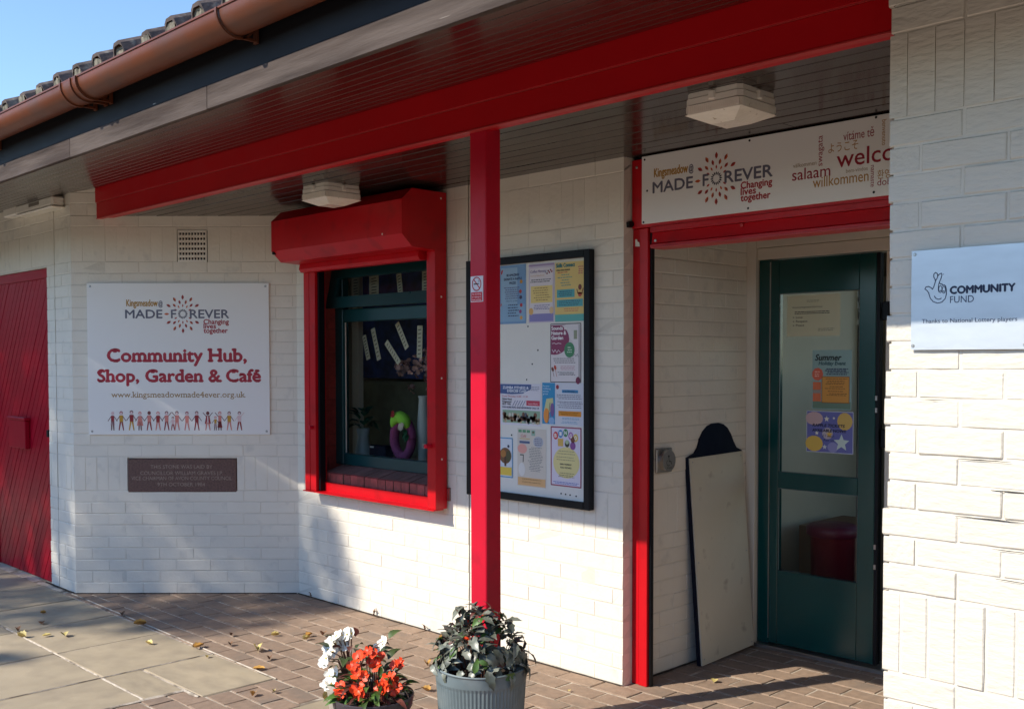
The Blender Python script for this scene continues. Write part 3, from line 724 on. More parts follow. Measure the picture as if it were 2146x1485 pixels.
def leaf_mesh(key, L, Wd, fold=.25, curl=.25, m=None, serr=0, n=5):
    if key in LV: return LV[key]
    V = []; Fs = []
    for i in range(n+1):
        t = i/n; w_ = Wd*.5*math.sin(math.pi*min(1, t**.8*.98+.02))**.8*(1-.25*t)*(1+serr*(1 if i % 2 else -1)); zc = -curl*L*t*t+.12*L*math.sin(t*3)
        V += [(L*t, -w_, zc+fold*w_), (L*t, 0, zc), (L*t, w_, zc+fold*w_)]
    for i in range(n):
        for k in (0, 1): Fs.append((3*i+k, 3*i+k+3, 3*i+k+4, 3*i+k+1))
    me = bpy.data.meshes.new('leaf'); me.from_pydata(V, [], Fs); me.materials.append(m); me.polygons.foreach_set('use_smooth', [True]*len(Fs)); me.update(); LV[key] = me; return me
def petal_flower(key, r, m, n=5, cup=.4, centre=None, ruffle=.15):
    if key in LV: return LV[key]
    rnd = random.Random(key); V = []; Fs = []; mi = []
    for k in range(n):
        a = 2*math.pi*k/n+rnd.uniform(-.2, .2); rr = r*rnd.uniform(.8, 1.15); wd = rr*rnd.uniform(.85, 1.05); b = len(V); cu = cup*rnd.uniform(.3, 1.5)
        for i, (t, w_) in enumerate(((.05, .15), (.45, .8), (.8, 1.0), (1.0, .55))):
            for j in (-1, 0, 1):
                x, y, z = rr*t, j*w_*wd*.5, rr*cu*t*t+abs(j)*rr*ruffle*rnd.uniform(-1, 1.2)
                V.append((x*math.cos(a)-y*math.sin(a), x*math.sin(a)+y*math.cos(a), z))
        for i in range(3):
            for j in (0, 1): Fs.append((b+3*i+j, b+3*i+j+3, b+3*i+j+4, b+3*i+j+1)); mi.append(0)
    if centre:
        b = len(V); V += [(r*.16*math.cos(t), r*.16*math.sin(t), r*.10) for t in [i*math.pi/3 for i in range(6)]]+[(0, 0, r*.22)]
        for i in range(6): Fs.append((b+i, b+(i+1) % 6, b+6)); mi.append(1)
    me = bpy.data.meshes.new('flower'); me.from_pydata(V, [], Fs); me.materials.append(m)
    if centre: me.materials.append(centre)
    me.polygons.foreach_set('material_index', mi); me.polygons.foreach_set('use_smooth', [True]*len(Fs)); me.update(); LV[key] = me; return me
def orient(p, d, roll_=0, s=1.0):
    d = Vector(d).normalized(); z = Vector((0, 0, 1)); y = z.cross(d)
    if y.length < .05: y = Vector((0, 1, 0))
    y.normalize(); z = d.cross(y); M3 = Matrix(((d.x, y.x, z.x), (d.y, y.y, z.y), (d.z, y.z, z.z))).to_4x4()
    return Matrix.Translation(p) @ M3 @ Matrix.Rotation(roll_, 4, 'X') @ Matrix.Scale(s, 4)
def orient_n(p, d, nrm, s=1.0):
    z = Vector(nrm).normalized(); d = Vector(d); x = (d-z*d.dot(z)).normalized(); y = z.cross(x)
    return Matrix.Translation(p) @ Matrix(((x.x, y.x, z.x), (x.y, y.y, z.y), (x.z, y.z, z.z))).to_4x4() @ Matrix.Scale(s, 4)
random.seed(33)
t = vase(-5.60, 4.15, .19, .062, .045, 'pale conical vase of green leaves at the left of the window shelf')
for i in range(16):
    a = random.uniform(0, 6.3); p = Vector((-5.60, 4.15, 1.09))+Vector((math.cos(a)*.03, math.sin(a)*.03, random.uniform(0, .16)))
    inst('leaf', leaf_mesh('ivy', .10, .065, m=mat('shop_leaf', (.02, .11, .07), .5)), t, orient(p, (math.cos(a), math.sin(a), random.uniform(-.3, .9))))
for i in range(4):
    inst('flower', petal_flower('shopw', .026, mat('cream_petal', (.55, .5, .38), .6), centre=M_yellow), t, orient((-5.62+random.uniform(-.05, .06), 4.07, 1.13+random.uniform(-.02, .06)), (0, 0, 1)) @ Matrix.Rotation(R(80), 4, 'X'))
vase(-5.10, 4.30, .22, .050, .060, 'pale tapered vase standing behind the purple wreath')
t = thing('wreath', 'purple woolly wreath with a lime green felt band on the window shelf', 'wreath', (-5.14, 4.12, .92))
ring = [(-5.14+.088*math.cos(a), 4.12, 1.055+.115*math.sin(a)) for a in [2*math.pi*i/28 for i in range(29)]]
MB().tube(ring, .030, 10, False).build('ring', mat('purple_wool', (.22, .04, .12), .95, .006, 90), t, True)
gb = [(-5.14+.088*math.cos(a), 4.095, 1.075+.115*math.sin(a)) for a in [R(25+i*13) for i in range(11)]]
MB().tube(gb, [.012, .026, .036, .040, .040, .040, .038, .034, .030, .022, .010], 8).build('felt_band', mat('lime_felt', (.28, .62, .05), .9), t, True)
for i in range(6): inst('leaf', leaf_mesh('wl', .05, .03, m=mat('felt_leaf', (.01, .08, .03), .8)), t, orient((-5.06+random.uniform(-.03, .03), 4.085, 1.09+random.uniform(-.03, .03)), (random.uniform(-1, 1), -.4, random.uniform(-1, 1))))
inst('flower', petal_flower('wf', .030, mat('pale_felt_petal', (.5, .42, .33), .9)), t, Matrix.Translation((-5.075, 4.06, 1.13)) @ Matrix.Rotation(R(80), 4, 'X'))
inst('flower', petal_flower('wf2', .022, mat('red_felt_petal', (.3, .02, .02), .9)), t, Matrix.Translation((-5.16, 4.06, 1.21)) @ Matrix.Rotation(R(80), 4, 'X'))
t = thing('dried_flowers', 'bunch of pale pink dried hydrangea in a small vase inside the window', 'flowers', (-5.03, 4.2, .905))
MB().lathe([(.01, 0), (.035, 0), (.045, .2), (.03, .4), (.036, .42)], (-5.03, 4.2, .905), 16).build('vase', M_vase, t, True)
dm = mat('dried_petal', (.40, .24, .21), .9, rnd=.5)
for i in range(90):
    v = Vector((random.gauss(0, 1), random.gauss(0, 1), random.gauss(0, 1))).normalized()
    c = random.choice(((-5.0, 4.2, 1.50, .08), (-5.10, 4.18, 1.52, .06), (-5.19, 4.16, 1.50, .045), (-5.05, 4.17, 1.40, .06), (-4.95, 4.2, 1.56, .07)))
    inst('petal_cluster', petal_flower('dr%d' % (i % 3), .02, dm), t, orient(Vector(c[:3])+v*c[3], v) @ Matrix.Rotation(R(90), 4, 'Y'))
tagm = mat('paper_tag', (.50, .46, .33), .8)
def tagobj(cx, cz, L, wd, ang, label, y=4.10):
    t = thing('paper_tag', label, 'tag', (cx, y, cz), group='paper tags hanging in the shop window')
    M_ = Matrix.Translation((cx, y, cz)) @ Matrix.Rotation(ang, 4, 'Y'); MB(M_).box((-wd/2, -.001, -L/2), (wd/2, .001, L/2)).build('card', tagm, t)
    p = MB(M_)
    for i in range(7):
        zz = -L*.4+i*L*.125; p.add([(-wd*.3, -.0018, zz), (wd*random.uniform(.05, .35), -.0018, zz+.003), (wd*.3, -.0018, zz+.009), (-wd*.25, -.0018, zz+.006)], [(0, 1, 2, 3)])
    p.build('handwriting', pmat((40, 44, 40)), t); return t
tagobj(-5.495, 1.635, .165, .042, R(-17), 'leftmost of the small slanting paper tags in the window')
tagobj(-5.39, 1.655, .215, .042, R(-18), 'longest slanting paper tag, second from left in the window')
tagobj(-5.19, 1.60, .19, .042, R(-45), 'paper tag leaning most, touching the dried flowers', 4.08)
tagobj(-5.12, 1.705, .19, .042, R(-32), 'upper right slanting paper tag above the dried flowers')
tagobj(-4.945, 1.665, .20, .05, R(2), 'upright paper tag partly hidden by the right shutter guide')
for i, (x, wd, a) in enumerate(((-5.66, .085, 0), (-5.46, .10, 0), (-5.19, .05, -8), (-4.93, .075, 0))):
    tagobj(x, 2.03, .15, wd, R(a), ('broad pale card behind the far left of the top window light', 'broad card second from left behind the top window light', 'narrow tilted card in the middle of the top window light', 'upright card at the right of the top window light')[i], 4.14)
t = thing('small_case', 'small dark case with a pale label on the window shelf', 'box', (-5.39, 4.14, .905))
MB().box((-5.47, 4.10, .906), (-5.30, 4.17, .995), .004).build('body', M_navy, t); MB().box((-5.46, 4.098, .978), (-5.42, 4.0995, .988)).build('tape', M_cream, t)

# ------------------------------------------------------------------ left red door
dr = thing('boarded_door', 'red door of diagonal boards at the far left', 'door', (-7.9, 2.75, 0))
DX0, DX1 = -8.45, -7.318
MB().box((DX0, 2.768, 0), (DX1, 2.80, 2.19)).build('door_core', M_crack, dr)
# diagonal boards clipped to the door rectangle
def clip(poly, a, b, c):   # keep a*x+b*y<=c
    out = []
    for i in range(len(poly)):
        p, q = poly[i], poly[(i+1) % len(poly)]; dp = a*p[0]+b*p[1]-c; dq = a*q[0]+b*q[1]-c
        if dp <= 0: out.append(p)
        if dp*dq < 0: s_ = dp/(dp-dq); out.append((p[0]+(q[0]-p[0])*s_, p[1]+(q[1]-p[1])*s_))
    return out
sl = 1.55; wd = .120   # dz/dx slope of the boards
rect = [(DX0+.07, .004), (DX1-.002, .004), (DX1-.002, 2.12), (DX0+.07, 2.12)]
k = -18
while k < 22:
    c0 = k*wd; c1 = c0+wd-.010     # z - sl*(x-DX0) between c0 and c1
    p = clip(clip(rect, sl, -1, sl*DX0-c0), -sl, 1, -sl*DX0+c1)
    if len(p) > 2: MB().prism(p, 2.758+random.uniform(-.001, .001), 2.772, 'y').build('board', M_reddoor, dr)
    k += 1
MB().box((DX0, 2.750, 2.122), (DX1, 2.77, 2.187), .002).build('top_rail', M_reddoor, dr)
MB().box((DX0, 2.752, 0), (DX0+.068, 2.77, 2.12), .002).build('stile', M_reddoor, dr)
MB().box((-8.045, 2.722, .915), (-7.72, 2.757, 1.118), .004).build('letter_plate', M_reddoor, dr)
MB().box((-8.055, 2.712, 1.12), (-7.705, 2.757, 1.14), .003).build('letter_plate_cap', M_reddoor, dr)
MB().box((-7.355, 2.735, 1.02), (-7.328, 2.757, 1.07), .003).build('latch', M_black, dr)

# ------------------------------------------------------------------ signs
def plane_thing(name, label, cat, O, U, N, group=None):
    return thing(name, label, cat, O, math.atan2(U[1], U[0]), group)
U0 = Vector((math.cos(TH0), math.sin(TH0), 0)); N0 = Vector((math.sin(TH0), -math.cos(TH0), 0)); Z = Vector((0, 0, 1))
def on0(u, z, d=0): return W0A+U0*u+Z*z+N0*d
def panel(p, O, U, V, N, w_, h, th, m, name='panel', ch=0):
    Mx = Matrix(((U.x, -N.x, V.x, O.x), (U.y, -N.y, V.y, O.y), (U.z, -N.z, V.z, O.z), (0, 0, 0, 1)))
    return MB(Mx).box((0, 0, 0), (w_, th, h), ch).build(name, m, p)
def screw(p, c, N, r=.007, m=None):
    N = Vector(N).normalized(); a = N.orthogonal().normalized(); b = N.cross(a); mb = MB(); n = 10; c = Vector(c)
    V = [c+(a*math.cos(t)+b*math.sin(t))*r for t in [2*math.pi*i/n for i in range(n)]]+[c+N*.002+(a*math.cos(t)+b*math.sin(t))*r*.75 for t in [2*math.pi*i/n for i in range(n)]]
    mb.add(V, [tuple(range(n, 2*n))]+[(i, (i+1) % n, n+(i+1) % n, n+i) for i in range(n)]); mb.build('screw', m or M_steel, p)
SU, SZ = .106, 1.060
s1 = plane_thing('wall_sign', 'large white sign reading Community Hub, Shop, Garden and Cafe above the engraved stone', 'sign', on0(SU, SZ), U0, N0)
O = on0(SU, SZ, .014); panel(s1, O, U0, Z, N0, 1.2, 1.0, .012, M_white, ch=.001)
def sx(a): return (a-556)/1158*1.2
def sz(b): return (1231-b)/963
p = Print(O, U0, Z, N0)
made_forever(p, sx(800), sz(490), sx(1460)-sx(800), 1.0); p.build('word_mark', s1)
p = Print(O, U0, Z, N0)
p.text('Community Hub,', sx(682), sz(765), sx(1567), .082, MAROON, bold=.075, slab=True); p.text('Shop, Garden & Café', sx(618), sz(893), sx(1657), .078, MAROON, bold=.075, slab=True)
p.build('heading', s1)
p = Print(O, U0, Z, N0); p.text('www.kingsmeadowmade4ever.org.uk', sx(704), sz(993), sx(1560), .037, (160, 120, 52), bold=.006, slab=True); p.build('web_address', s1)
# row of people drawn on the sign
p = Print(O, U0, Z, N0)
RD, PK, YL, PP, BR = (150, 34, 40), (214, 132, 122), (196, 148, 40), (226, 196, 196), (112, 62, 58)
#  x, height, hair, top, legs, kind, arms(l,r) 0 down 1 up
ppl = [(240, 240, PP, RD, PP, 'd', 0, 0), (350, 245, RD, YL, RD, 't', 0, 0), (482, 255, BR, RD, YL, 't', 0, 0), (590, 240, PK, PK, PP, 'D', 0, 0), (708, 245, DRED, PK, RD, 't', 0, 0), (820, 240, PK, RD, PK, 'm', 0, 0),
       (930, 245, BR, PK, RD, 't', 0, 1), (1010, 175, BR, PP, RD, 't', 0, 0), (1062, 245, BR, PK, PK, 't', 1, 0), (1190, 240, RD, PK, PK, 'm', 0, 0), (1315, 245, BR, RD, RD, 't', 0, 0), (1456, 240, DRED, RD, PK, 'j', 1, 1),
       (1553, 180, PK, YL, PP, 'd', 0, 0), (1610, 240, PK, PK, RD, 'S', 1, 0), (1730, 240, BR, YL, PK, 't', 0, 0), (1860, 240, BR, PP, RD, 't', 0, 1)]
un = (sx(1552)-sx(692))/1720
def qx(a): return sx(692)+(a-205)*un
zb = sz(1203)
for (a, h, hair, top, legs, kd, la, ra) in ppl:
    s_ = h/245*un; hh = lambda v: zb+v*s_; xx = qx(a)
    p.lay = 1; p.ell(xx, hh(222), 22*s_, 24*s_, hair, 12); p.lay = 2; p.ell(xx, hh(215), 15*s_, 19*s_, PP if hair != DRED else BR, 10)
    p.lay = 1
    if kd in 'D': p.poly([(xx-42*s_, hh(60)), (xx+42*s_, hh(60)), (xx+18*s_, hh(190)), (xx-18*s_, hh(190))], top)
    elif kd in 'dS':
        p.poly([(xx-20*s_, hh(110)), (xx+20*s_, hh(110)), (xx+20*s_, hh(192)), (xx-20*s_, hh(192))], top); p.poly([(xx-32*s_, hh(35 if kd == 'S' else 70)), (xx+32*s_, hh(35 if kd == 'S' else 70)), (xx+18*s_, hh(118)), (xx-18*s_, hh(118))], legs)
    elif kd == 'j': p.poly([(xx-40*s_, hh(85)), (xx+40*s_, hh(85)), (xx+20*s_, hh(192)), (xx-20*s_, hh(192))], top); p.lay = 2; p.poly([(xx-10*s_, hh(95)), (xx+10*s_, hh(95)), (xx+8*s_, hh(188)), (xx-8*s_, hh(188))], PP); p.lay = 1
    else: p.poly([(xx-22*s_, hh(105)), (xx+22*s_, hh(105)), (xx+25*s_, hh(192)), (xx-25*s_, hh(192))], top)
    lc = legs if kd in 'tmj' else BR; sp = 22 if kd in 'tmj' else 12
    for q in (-1, 1): p.poly([(xx+q*sp*1.3*s_-6*s_, hh(0)), (xx+q*sp*1.3*s_+6*s_, hh(0)), (xx+q*20*s_ if q > 0 else xx, hh(110)), (xx if q > 0 else xx-20*s_, hh(110))], lc)
    for q, up_ in ((-1, la), (1, ra)):
        p.line([(xx+q*20*s_, hh(180)), (xx+q*(62 if up_ else 60)*s_, hh(230 if up_ else 122))], 8*s_, BR if top != PP else PP)
p.build('people_drawing', s1)
for (a, b) in ((.022, .022), (1.178, .022), (.022, .978), (1.178, .978)): screw(s1, O+U0*a+Z*b+N0*.0005, N0, .008)

# engraved foundation stone
s2 = plane_thing('foundation_stone', 'engraved plum-brown foundation stone set in the wall under the large sign', 'stone', on0(.355, .678), U0, N0)
O = on0(.357, .677, .004); panel(s2, O, U0, Z, N0, .720, .222, .06, M_stone, 'stone_block', .004)
p = Print(O, U0, Z, N0); k = .720/1690
for tx, a, b, y in (('THIS STONE WAS LAID BY', 535, 1500, 325), ('COUNCILLOR WILLIAM GRAVES J.P.', 375, 1665, 415), ('VICE CHAIRMAN OF AVON COUNTY COUNCIL', 235, 1800, 490), ('9TH OCTOBER 1984', 640, 1380, 578)):
    V0 = len(p.mb.v); p.text(tx, (a-180)*k, (665-y)*.222/480, (b-180)*k, .0235, (120, 98, 84), bold=0)
o = p.mb.build('inscription', [M_engrave], s2)

# air brick
s3 = plane_thing('air_vent', 'square perforated vent plate high in the wall above the large sign', 'vent', on0(.70, 2.2), U0, N0)
O = on0(.706, 2.199, .001)
mb = MB(Matrix(((U0.x, -N0.x, 0, O.x), (U0.y, -N0.y, 0, O.y), (0, 0, 1, O.z), (0, 0, 0, 1))))
nx, nz = 9, 6; pw, ph = .190, .207; hx, hz = .0140, .0165
xs = [0]; 
for i in range(nx): c = .016+i*(pw-.032)/(nx-1); xs += [c-hx/2, c+hx/2]
xs.append(pw); zs = [0]
for i in range(nz): c = .022+i*(ph-.044)/(nz-1); zs += [c-hz/2, c+hz/2]
zs.append(ph)
for i in range(len(xs)-1):
    for k in range(len(zs)-1):
        if i % 2 and k % 2: continue
        mb.add([(xs[i], 0, zs[k]), (xs[i+1], 0, zs[k]), (xs[i+1], 0, zs[k+1]), (xs[i], 0, zs[k+1]), (xs[i], .012, zs[k]), (xs[i+1], .012, zs[k]), (xs[i+1], .012, zs[k+1]), (xs[i], .012, zs[k+1])], [(0, 1, 2, 3), (0, 4, 5, 1), (1, 5, 6, 2), (2, 6, 7, 3), (3, 7, 4, 0)])
mb.build('perforated_plate', M_lampbase, s3)
MB(mb.M).box((0, .012, 0), (pw, .03, ph)).build('duct', M_black, s3)

# noticeboard
YN = 3.765
nb = thing('noticeboard', 'wall noticeboard in a black frame partly behind the red post', 'noticeboard', (-3.7, 3.78, .83))
MB().box((-4.105, YN+.012, .850), (-3.292, YN+.029, 2.052)).build('backing', M_noteboard, nb)
for a, b, n_ in (((-4.140, 3.755, .822), (-4.102, 3.7945, 2.083), 'frame_side'), ((-3.296, 3.755, .822), (-3.258, 3.7945, 2.083), 'frame_side'), ((-4.1015, 3.755, .822), (-3.2965, 3.7945, .858), 'frame_bottom'), ((-4.1015, 3.755, 2.046), (-3.2965, 3.7945, 2.083), 'frame_top')):
    MB().box(a, b, .003).build(n_, M_black, nb)
for (x, z) in ((-3.69, 1.722), (-3.62, 1.60), (-3.66, 1.53), (-3.43, .885), (-3.40, .884), (-3.36, .882), (-3.46, .886), (-3.70, 1.45), (-3.81, 1.16)):
    screw(nb, (x, YN+.0115, z), (0, -1, 0), .0045, M_black)
X3, Y3, NY = Vector((1, 0, 0)), Vector((0, 1, 0)), Vector((0, -1, 0))
def poster(x0, z0, w_, h, paper, label, y=YN+.0105, N=NY, tilt_=0, cat='poster', group='posters pinned in the noticeboard'):
    U = Vector((math.cos(tilt_), 0, math.sin(tilt_))); V = Vector((-math.sin(tilt_), 0, math.cos(tilt_)))
    t = thing('poster', label, cat, (x0, y, z0), group=group); O = Vector((x0, y, z0))
    n = 6; mb = MB()
    for j in range(2):
        for i in range(n+1): mb.v.append(tuple(O+U*w_*i/n+V*h*j+N*(.0002)))
    for i in range(n): mb.f.append((i, i+1, n+2+i, n+1+i)); mb.mi.append(0)
    for q in list(mb.v): mb.v.append(tuple(Vector(q)-N*.0006))
    mb.add([O+V*0, O+U*w_, O+U*w_-N*.001, O-N*.001], [(0, 3, 2, 1)])
    mb.build('paper', pmat(paper), t); return t, Print(O, U, V, N)
NV, BK = (40, 52, 92), (48, 48, 54)
t, p = poster(-3.915, 1.738, .212, .304, (118, 156, 196), 'blue raffle prize poster, leftmost in the top row of the noticeboard')
p.rect(.008, .012, .204, .10, (140, 176, 206), l=0); p.rect(.03, .1, .150, .29, (150, 182, 208))
p.lay = 1; p.text('BE AMAZING!', .072, .246, .162, .012, NV, bold=.07); p.text('DONATE A RAFFLE', .052, .226, .182, .012, NV, bold=.07); p.text('PRIZE!', .092, .205, .140, .012, NV, bold=.07)
p.lines(.05, .17, [.185-i*.011 for i in range(6)], .004, (90, 84, 130)); p.lines(.06, .165, [.095-i*.014 for i in range(5)], .005, NV, .25); p.text('Ideas for prizes', .068, .115, .15, .009, (70, 96, 130))
for c, x, y in (((200, 140, 40), .178, .215), ((190, 60, 50), .172, .165), ((60, 50, 80), .175, .135), ((180, 40, 50), .178, .095), ((150, 60, 120), .172, .062), ((222, 170, 80), .178, .030)): p.ell(x, y, .010, .010, c, 10)
p.leaf(.036, .27, .03, .012, 1.2, (190, 40, 50)); p.leaf(.030, .10, .02, .008, 1.2, (190, 60, 50)); p.build('print', t)
t, p = poster(-3.684, 1.739, .178, .298, (206, 196, 212), 'coffee morning poster with a yellow panel, middle of the top row')
p.rect(.006, .006, .172, .045, (140, 134, 190), l=0); p.rect(.010, .045, .168, .275, (226, 218, 222)); p.rect(.016, .10, .166, .185, (232, 208, 130), l=1); p.rect(.0, .285, .178, .293, (166, 144, 180), l=1)
p.text('Coffee Morning', .014, .252, .125, .014, (96, 72, 140), l=2, shear=.2); p.text('Community Coffee Morning', .014, .234, .11, .006, (200, 150, 60)); p.lines(.012, .165, [.214, .204], .004, BK)
for i in range(7): p.ell(.130+.008*i % .04, .245+.004*((i*3) % 5), .0055, .0045, (160, 34, 48), 8)
p.lines(.03, .155, [.172-i*.012 for i in range(6)], .0035, (150, 110, 60), .2); p.lines(.03, .15, [.085, .075, .067], .003, (90, 80, 150)); p.ell(.018, .058, .016, .018, (226, 180, 110)); p.ell(.160, .060, .014, .018, (226, 196, 150)); p.build('print', t)
t, p = poster(-3.500, 1.740, .198, .300, (226, 198, 120), 'yellow and teal skills poster, right end of the top row')
p.rect(.0, .0, .198, .035, (96, 178, 172), l=0); p.rect(.012, .118, .130, .158, (84, 170, 176)); p.rect(.012, .072, .184, .108, (84, 170, 176)); p.rect(0, .291, .198, .300, (214, 212, 190))
p.text('Skills Connect', .008, .268, .132, .018, (28, 120, 124), bold=.09, l=1); p.text('WEEKLY SKILLS SESSIONS', .008, .250, .10, .007, BK, bold=.07); p.lines(.010, .09, [.240], .004, (190, 80, 60)); p.lines(.014, .12, [.228-i*.013 for i in range(5)], .004, (96, 150, 140), .3)
p.lines(.02, .12, [.146, .136, .127], .003, NV); p.lines(.02, .175, [.098, .089, .08], .003, NV); p.lines(.05, .16, [.060, .050], .003, (200, 100, 80)); p.lines(.150, .190, [.262, .250, .240, .230], .004, (190, 70, 110), .2)
p.ell(.165, .165, .011, .014, (120, 54, 44)); p.line([(.145, .155), (.152, .135), (.178, .135), (.186, .158)], .006, (150, 90, 60)); p.ell(.165, .130, .012, .012, (196, 84, 60)); p.build('print', t)
t, p = poster(-3.533, 1.438, .206, .294, (224, 218, 220), 'Sounds in Nature and Garden poster with plum and green circles')
p.line([(.003, .003), (.203, .003), (.203, .291), (.003, .291)], .004, (60, 60, 56), closed=True, l=0); p.line([(.193, .01), (.193, .285)], .0035, (80, 84, 78), l=1)
pts = [(.006, .285), (.006, .140)]+[(.03+.098*math.cos(a), .215+.077*math.sin(a)) for a in [R(-90+i*15) for i in range(11)]]+[(.11, .285)]
p.poly(pts, (140, 52, 92), l=1); p.ell(.130, .162, .034, .038, (70, 138, 96), 24, l=2)
p.text('Sounds in', .010, .262, .112, .017, (240, 236, 238), bold=.09, l=3); p.text('Nature &', .010, .238, .108, .017, (240, 236, 238), bold=.09); p.text('Garden', .010, .214, .088, .017, (240, 236, 238), bold=.09)
p.lines(.112, .148, [.172, .160, .149], .004, (220, 236, 220), .2); p.line([(.014, .194), (.03, .197), (.04, .191), (.055, .196), (.075, .193)], .003, (232, 220, 226)); p.line([(.014, .165), (.024, .150), (.034, .164), (.046, .148), (.056, .162), (.070, .150)], .003, (232, 220, 226))
p.rect(.158, .215, .180, .258, (150, 158, 132), l=1); p.lines(.02, .17, [.118, .108, .098], .003, BK); p.lines(.06, .17, [.080, .072, .064], .002, (180, 90, 110)); p.lines(.05, .17, [.050, .044, .038], .0025, BK)
p.ell(.034, .075, .008, .012, (196, 72, 50), rot=.4); p.ell(.017, .066, .008, .012, (120, 60, 50), rot=.5); p.line([(.036, .064), (.045, .03)], .0025, (180, 80, 60)); p.line([(.019, .055), (.026, .03)], .0025, (120, 60, 50)); p.ell(.186, .012, .015, .018, (120, 40, 76)); p.line([(.150, .128), (.162, .142), (.172, .130), (.182, .142), (.188, .128)], .002, (90, 90, 100)); p.build('print', t)
t, p = poster(-3.925, 1.213, .330, .216, (222, 220, 228), 'wide exercise class poster with a navy heading and a crowd picture')
p.poly([(.03, .212), (.26, .212), (.26, .19), (.20, .165), (.12, .160), (.03, .163)], (66, 92, 146), l=1); p.text('ZUMBA FITNESS &', .052, .188, .24, .013, (230, 234, 242), bold=.07, l=2); p.text('EXERCISE CLASS', .085, .171, .225, .013, (230, 234, 242), bold=.07)
p.text('Every Thursday 10.30 - 11.30', .05, .145, .235, .009, (190, 60, 90)); p.text('Fisher Road', .05, .130, .118, .009, BK, bold=.07); p.text('Kingswood', .05, .117, .115, .009, BK, bold=.07); p.text('BS15 1WB', .05, .104, .11, .009, BK, bold=.07)
for i in range(5): p.line([(.125+i*.018, .100), (.145+i*.018, .128)], .003, (60, 84, 136))
p.rect(.225, .104, .320, .130, (196, 64, 88)); p.text('Learn More', .240, .110, .305, .008, (250, 230, 235), l=3); p.text('FOR MORE INFO AND BOOKINGS CALL US', .05, .088, .315, .008, NV, bold=.07, l=2)
p.rect(.05, .012, .322, .078, (146, 176, 150), l=1); rn = random.Random(4)
for i in range(60): p.ell(rn.uniform(.058, .315), rn.uniform(.018, .058), rn.uniform(.006, .016), rn.uniform(.006, .013), rn.choice(((120, 78, 60), (196, 176, 140), (210, 200, 190), (90, 96, 110), (160, 120, 90))), 8, l=2)
p.lines(.235, .32, [.198, .190, .182], .003, (130, 130, 150)); p.build('print', t)
t, p = poster(-3.588, 1.226, .288, .212, (212, 216, 226), 'pale poster with a blue illustrated left strip and an orange box')
p.rect(.0, .004, .088, .210, (46, 146, 196), l=1); p.text('Forever', .006, .190, .05, .008, (220, 236, 244), l=3); p.text('wellbeing', .006, .177, .058, .008, (220, 236, 244)); p.text('activity', .006, .164, .045, .008, (220, 236, 244)); p.text('group', .006, .151, .040, .008, (220, 236, 244))
p.poly([(.01, .06), (.03, .13), (.075, .135), (.078, .09), (.04, .05)], (206, 206, 150), l=2); p.ell(.030, .045, .020, .038, (236, 150, 60), l=3); p.ell(.070, .075, .014, .035, (122, 90, 150), l=3); p.ell(.065, .02, .02, .018, (140, 180, 220), l=3); p.line([(.04, .01), (.055, .11)], .003, (40, 60, 90), l=4)
p.ell(.105, .190, .010, .011, (160, 40, 60), l=2); p.rect(.135, .162, .242, .177, (70, 140, 190), l=2); p.lines(.145, .235, [.167], .004, (220, 235, 245)); p.lines(.10, .275, [.150, .141, .132, .116, .108, .098, .088], .003, (96, 96, 120)); p.rect(.112, .046, .262, .072, (232, 150, 40), l=2); p.lines(.12, .25, [.063, .054], .003, (180, 110, 40)); p.lines(.125, .25, [.036, .030, .018, .011], .003, (130, 170, 200)); p.build('print', t)
t, p = poster(-3.766, .902, .204, .298, (216, 208, 196), 'beige cafe menu poster with a pink circle in the bottom row')
for i in range(3): p.rect(.008+i*.030, .276, .032+i*.030, .290, (104, 160, 120), l=1)
p.rect(.102, .262, .128, .290, (150, 190, 170)); p.ell(.115, .280, .009, .006, (120, 120, 90), l=2); p.text('Café', .026, .252, .064, .014, (206, 90, 84), shear=.2, l=2); p.rect(.016, .243, .090, .246, (222, 180, 70)); p.rect(.016, .220, .090, .232, (80, 100, 140)); p.ell(.150, .232, .036, .028, (188, 192, 204), l=1); p.lines(.122, .180, [.245, .235, .225, .215], .003, (90, 100, 150)); p.ell(.036, .192, .034, .025, (232, 168, 156)); p.lines(.075, .185, [.200-i*.0085 for i in range(15)], .0026, (110, 110, 112), .25)
p.line([(.020, .16), (.044, .16), (.042, .125)], .005, (60, 60, 60)); p.ell(.032, .085, .024, .035, (228, 226, 222)); p.rect(.004, .004, .200, .045, (230, 184, 128)); p.lines(.02, .18, [.035, .02], .003, (180, 130, 80)); p.build('print', t)
t, p = poster(-3.530, .922, .206, .298, (222, 216, 232), 'bingo poster with coloured letter balls and a red border')
p.line([(.004, .004), (.202, .004), (.202, .294), (.004, .294)], .006, (160, 60, 84), closed=True, l=1); p.ell(.106, .120, .088, .078, (226, 214, 150), 30, l=1)
for ch, x, y, c in zip('BINGO', (.035, .068, .102, .136, .168), (.252, .262, .268, .254, .246), ((214, 70, 70), (70, 140, 196), (60, 140, 90), (180, 120, 180), (220, 190, 90))): p.ell(x, y, .016, .020, c, 16, l=2); p.text(ch, x-.007, y-.009, x+.007, .018, (244, 240, 236), bold=.07, l=3)
p.rect(.050, .200, .086, .238, (216, 176, 90), l=2); p.ell(.112, .215, .016, .018, (64, 64, 56)); p.ell(.112, .222, .012, .010, (180, 200, 160), l=3); p.ell(.150, .236, .014, .016, (120, 66, 50)); p.ell(.150, .206, .018, .020, (140, 80, 150))
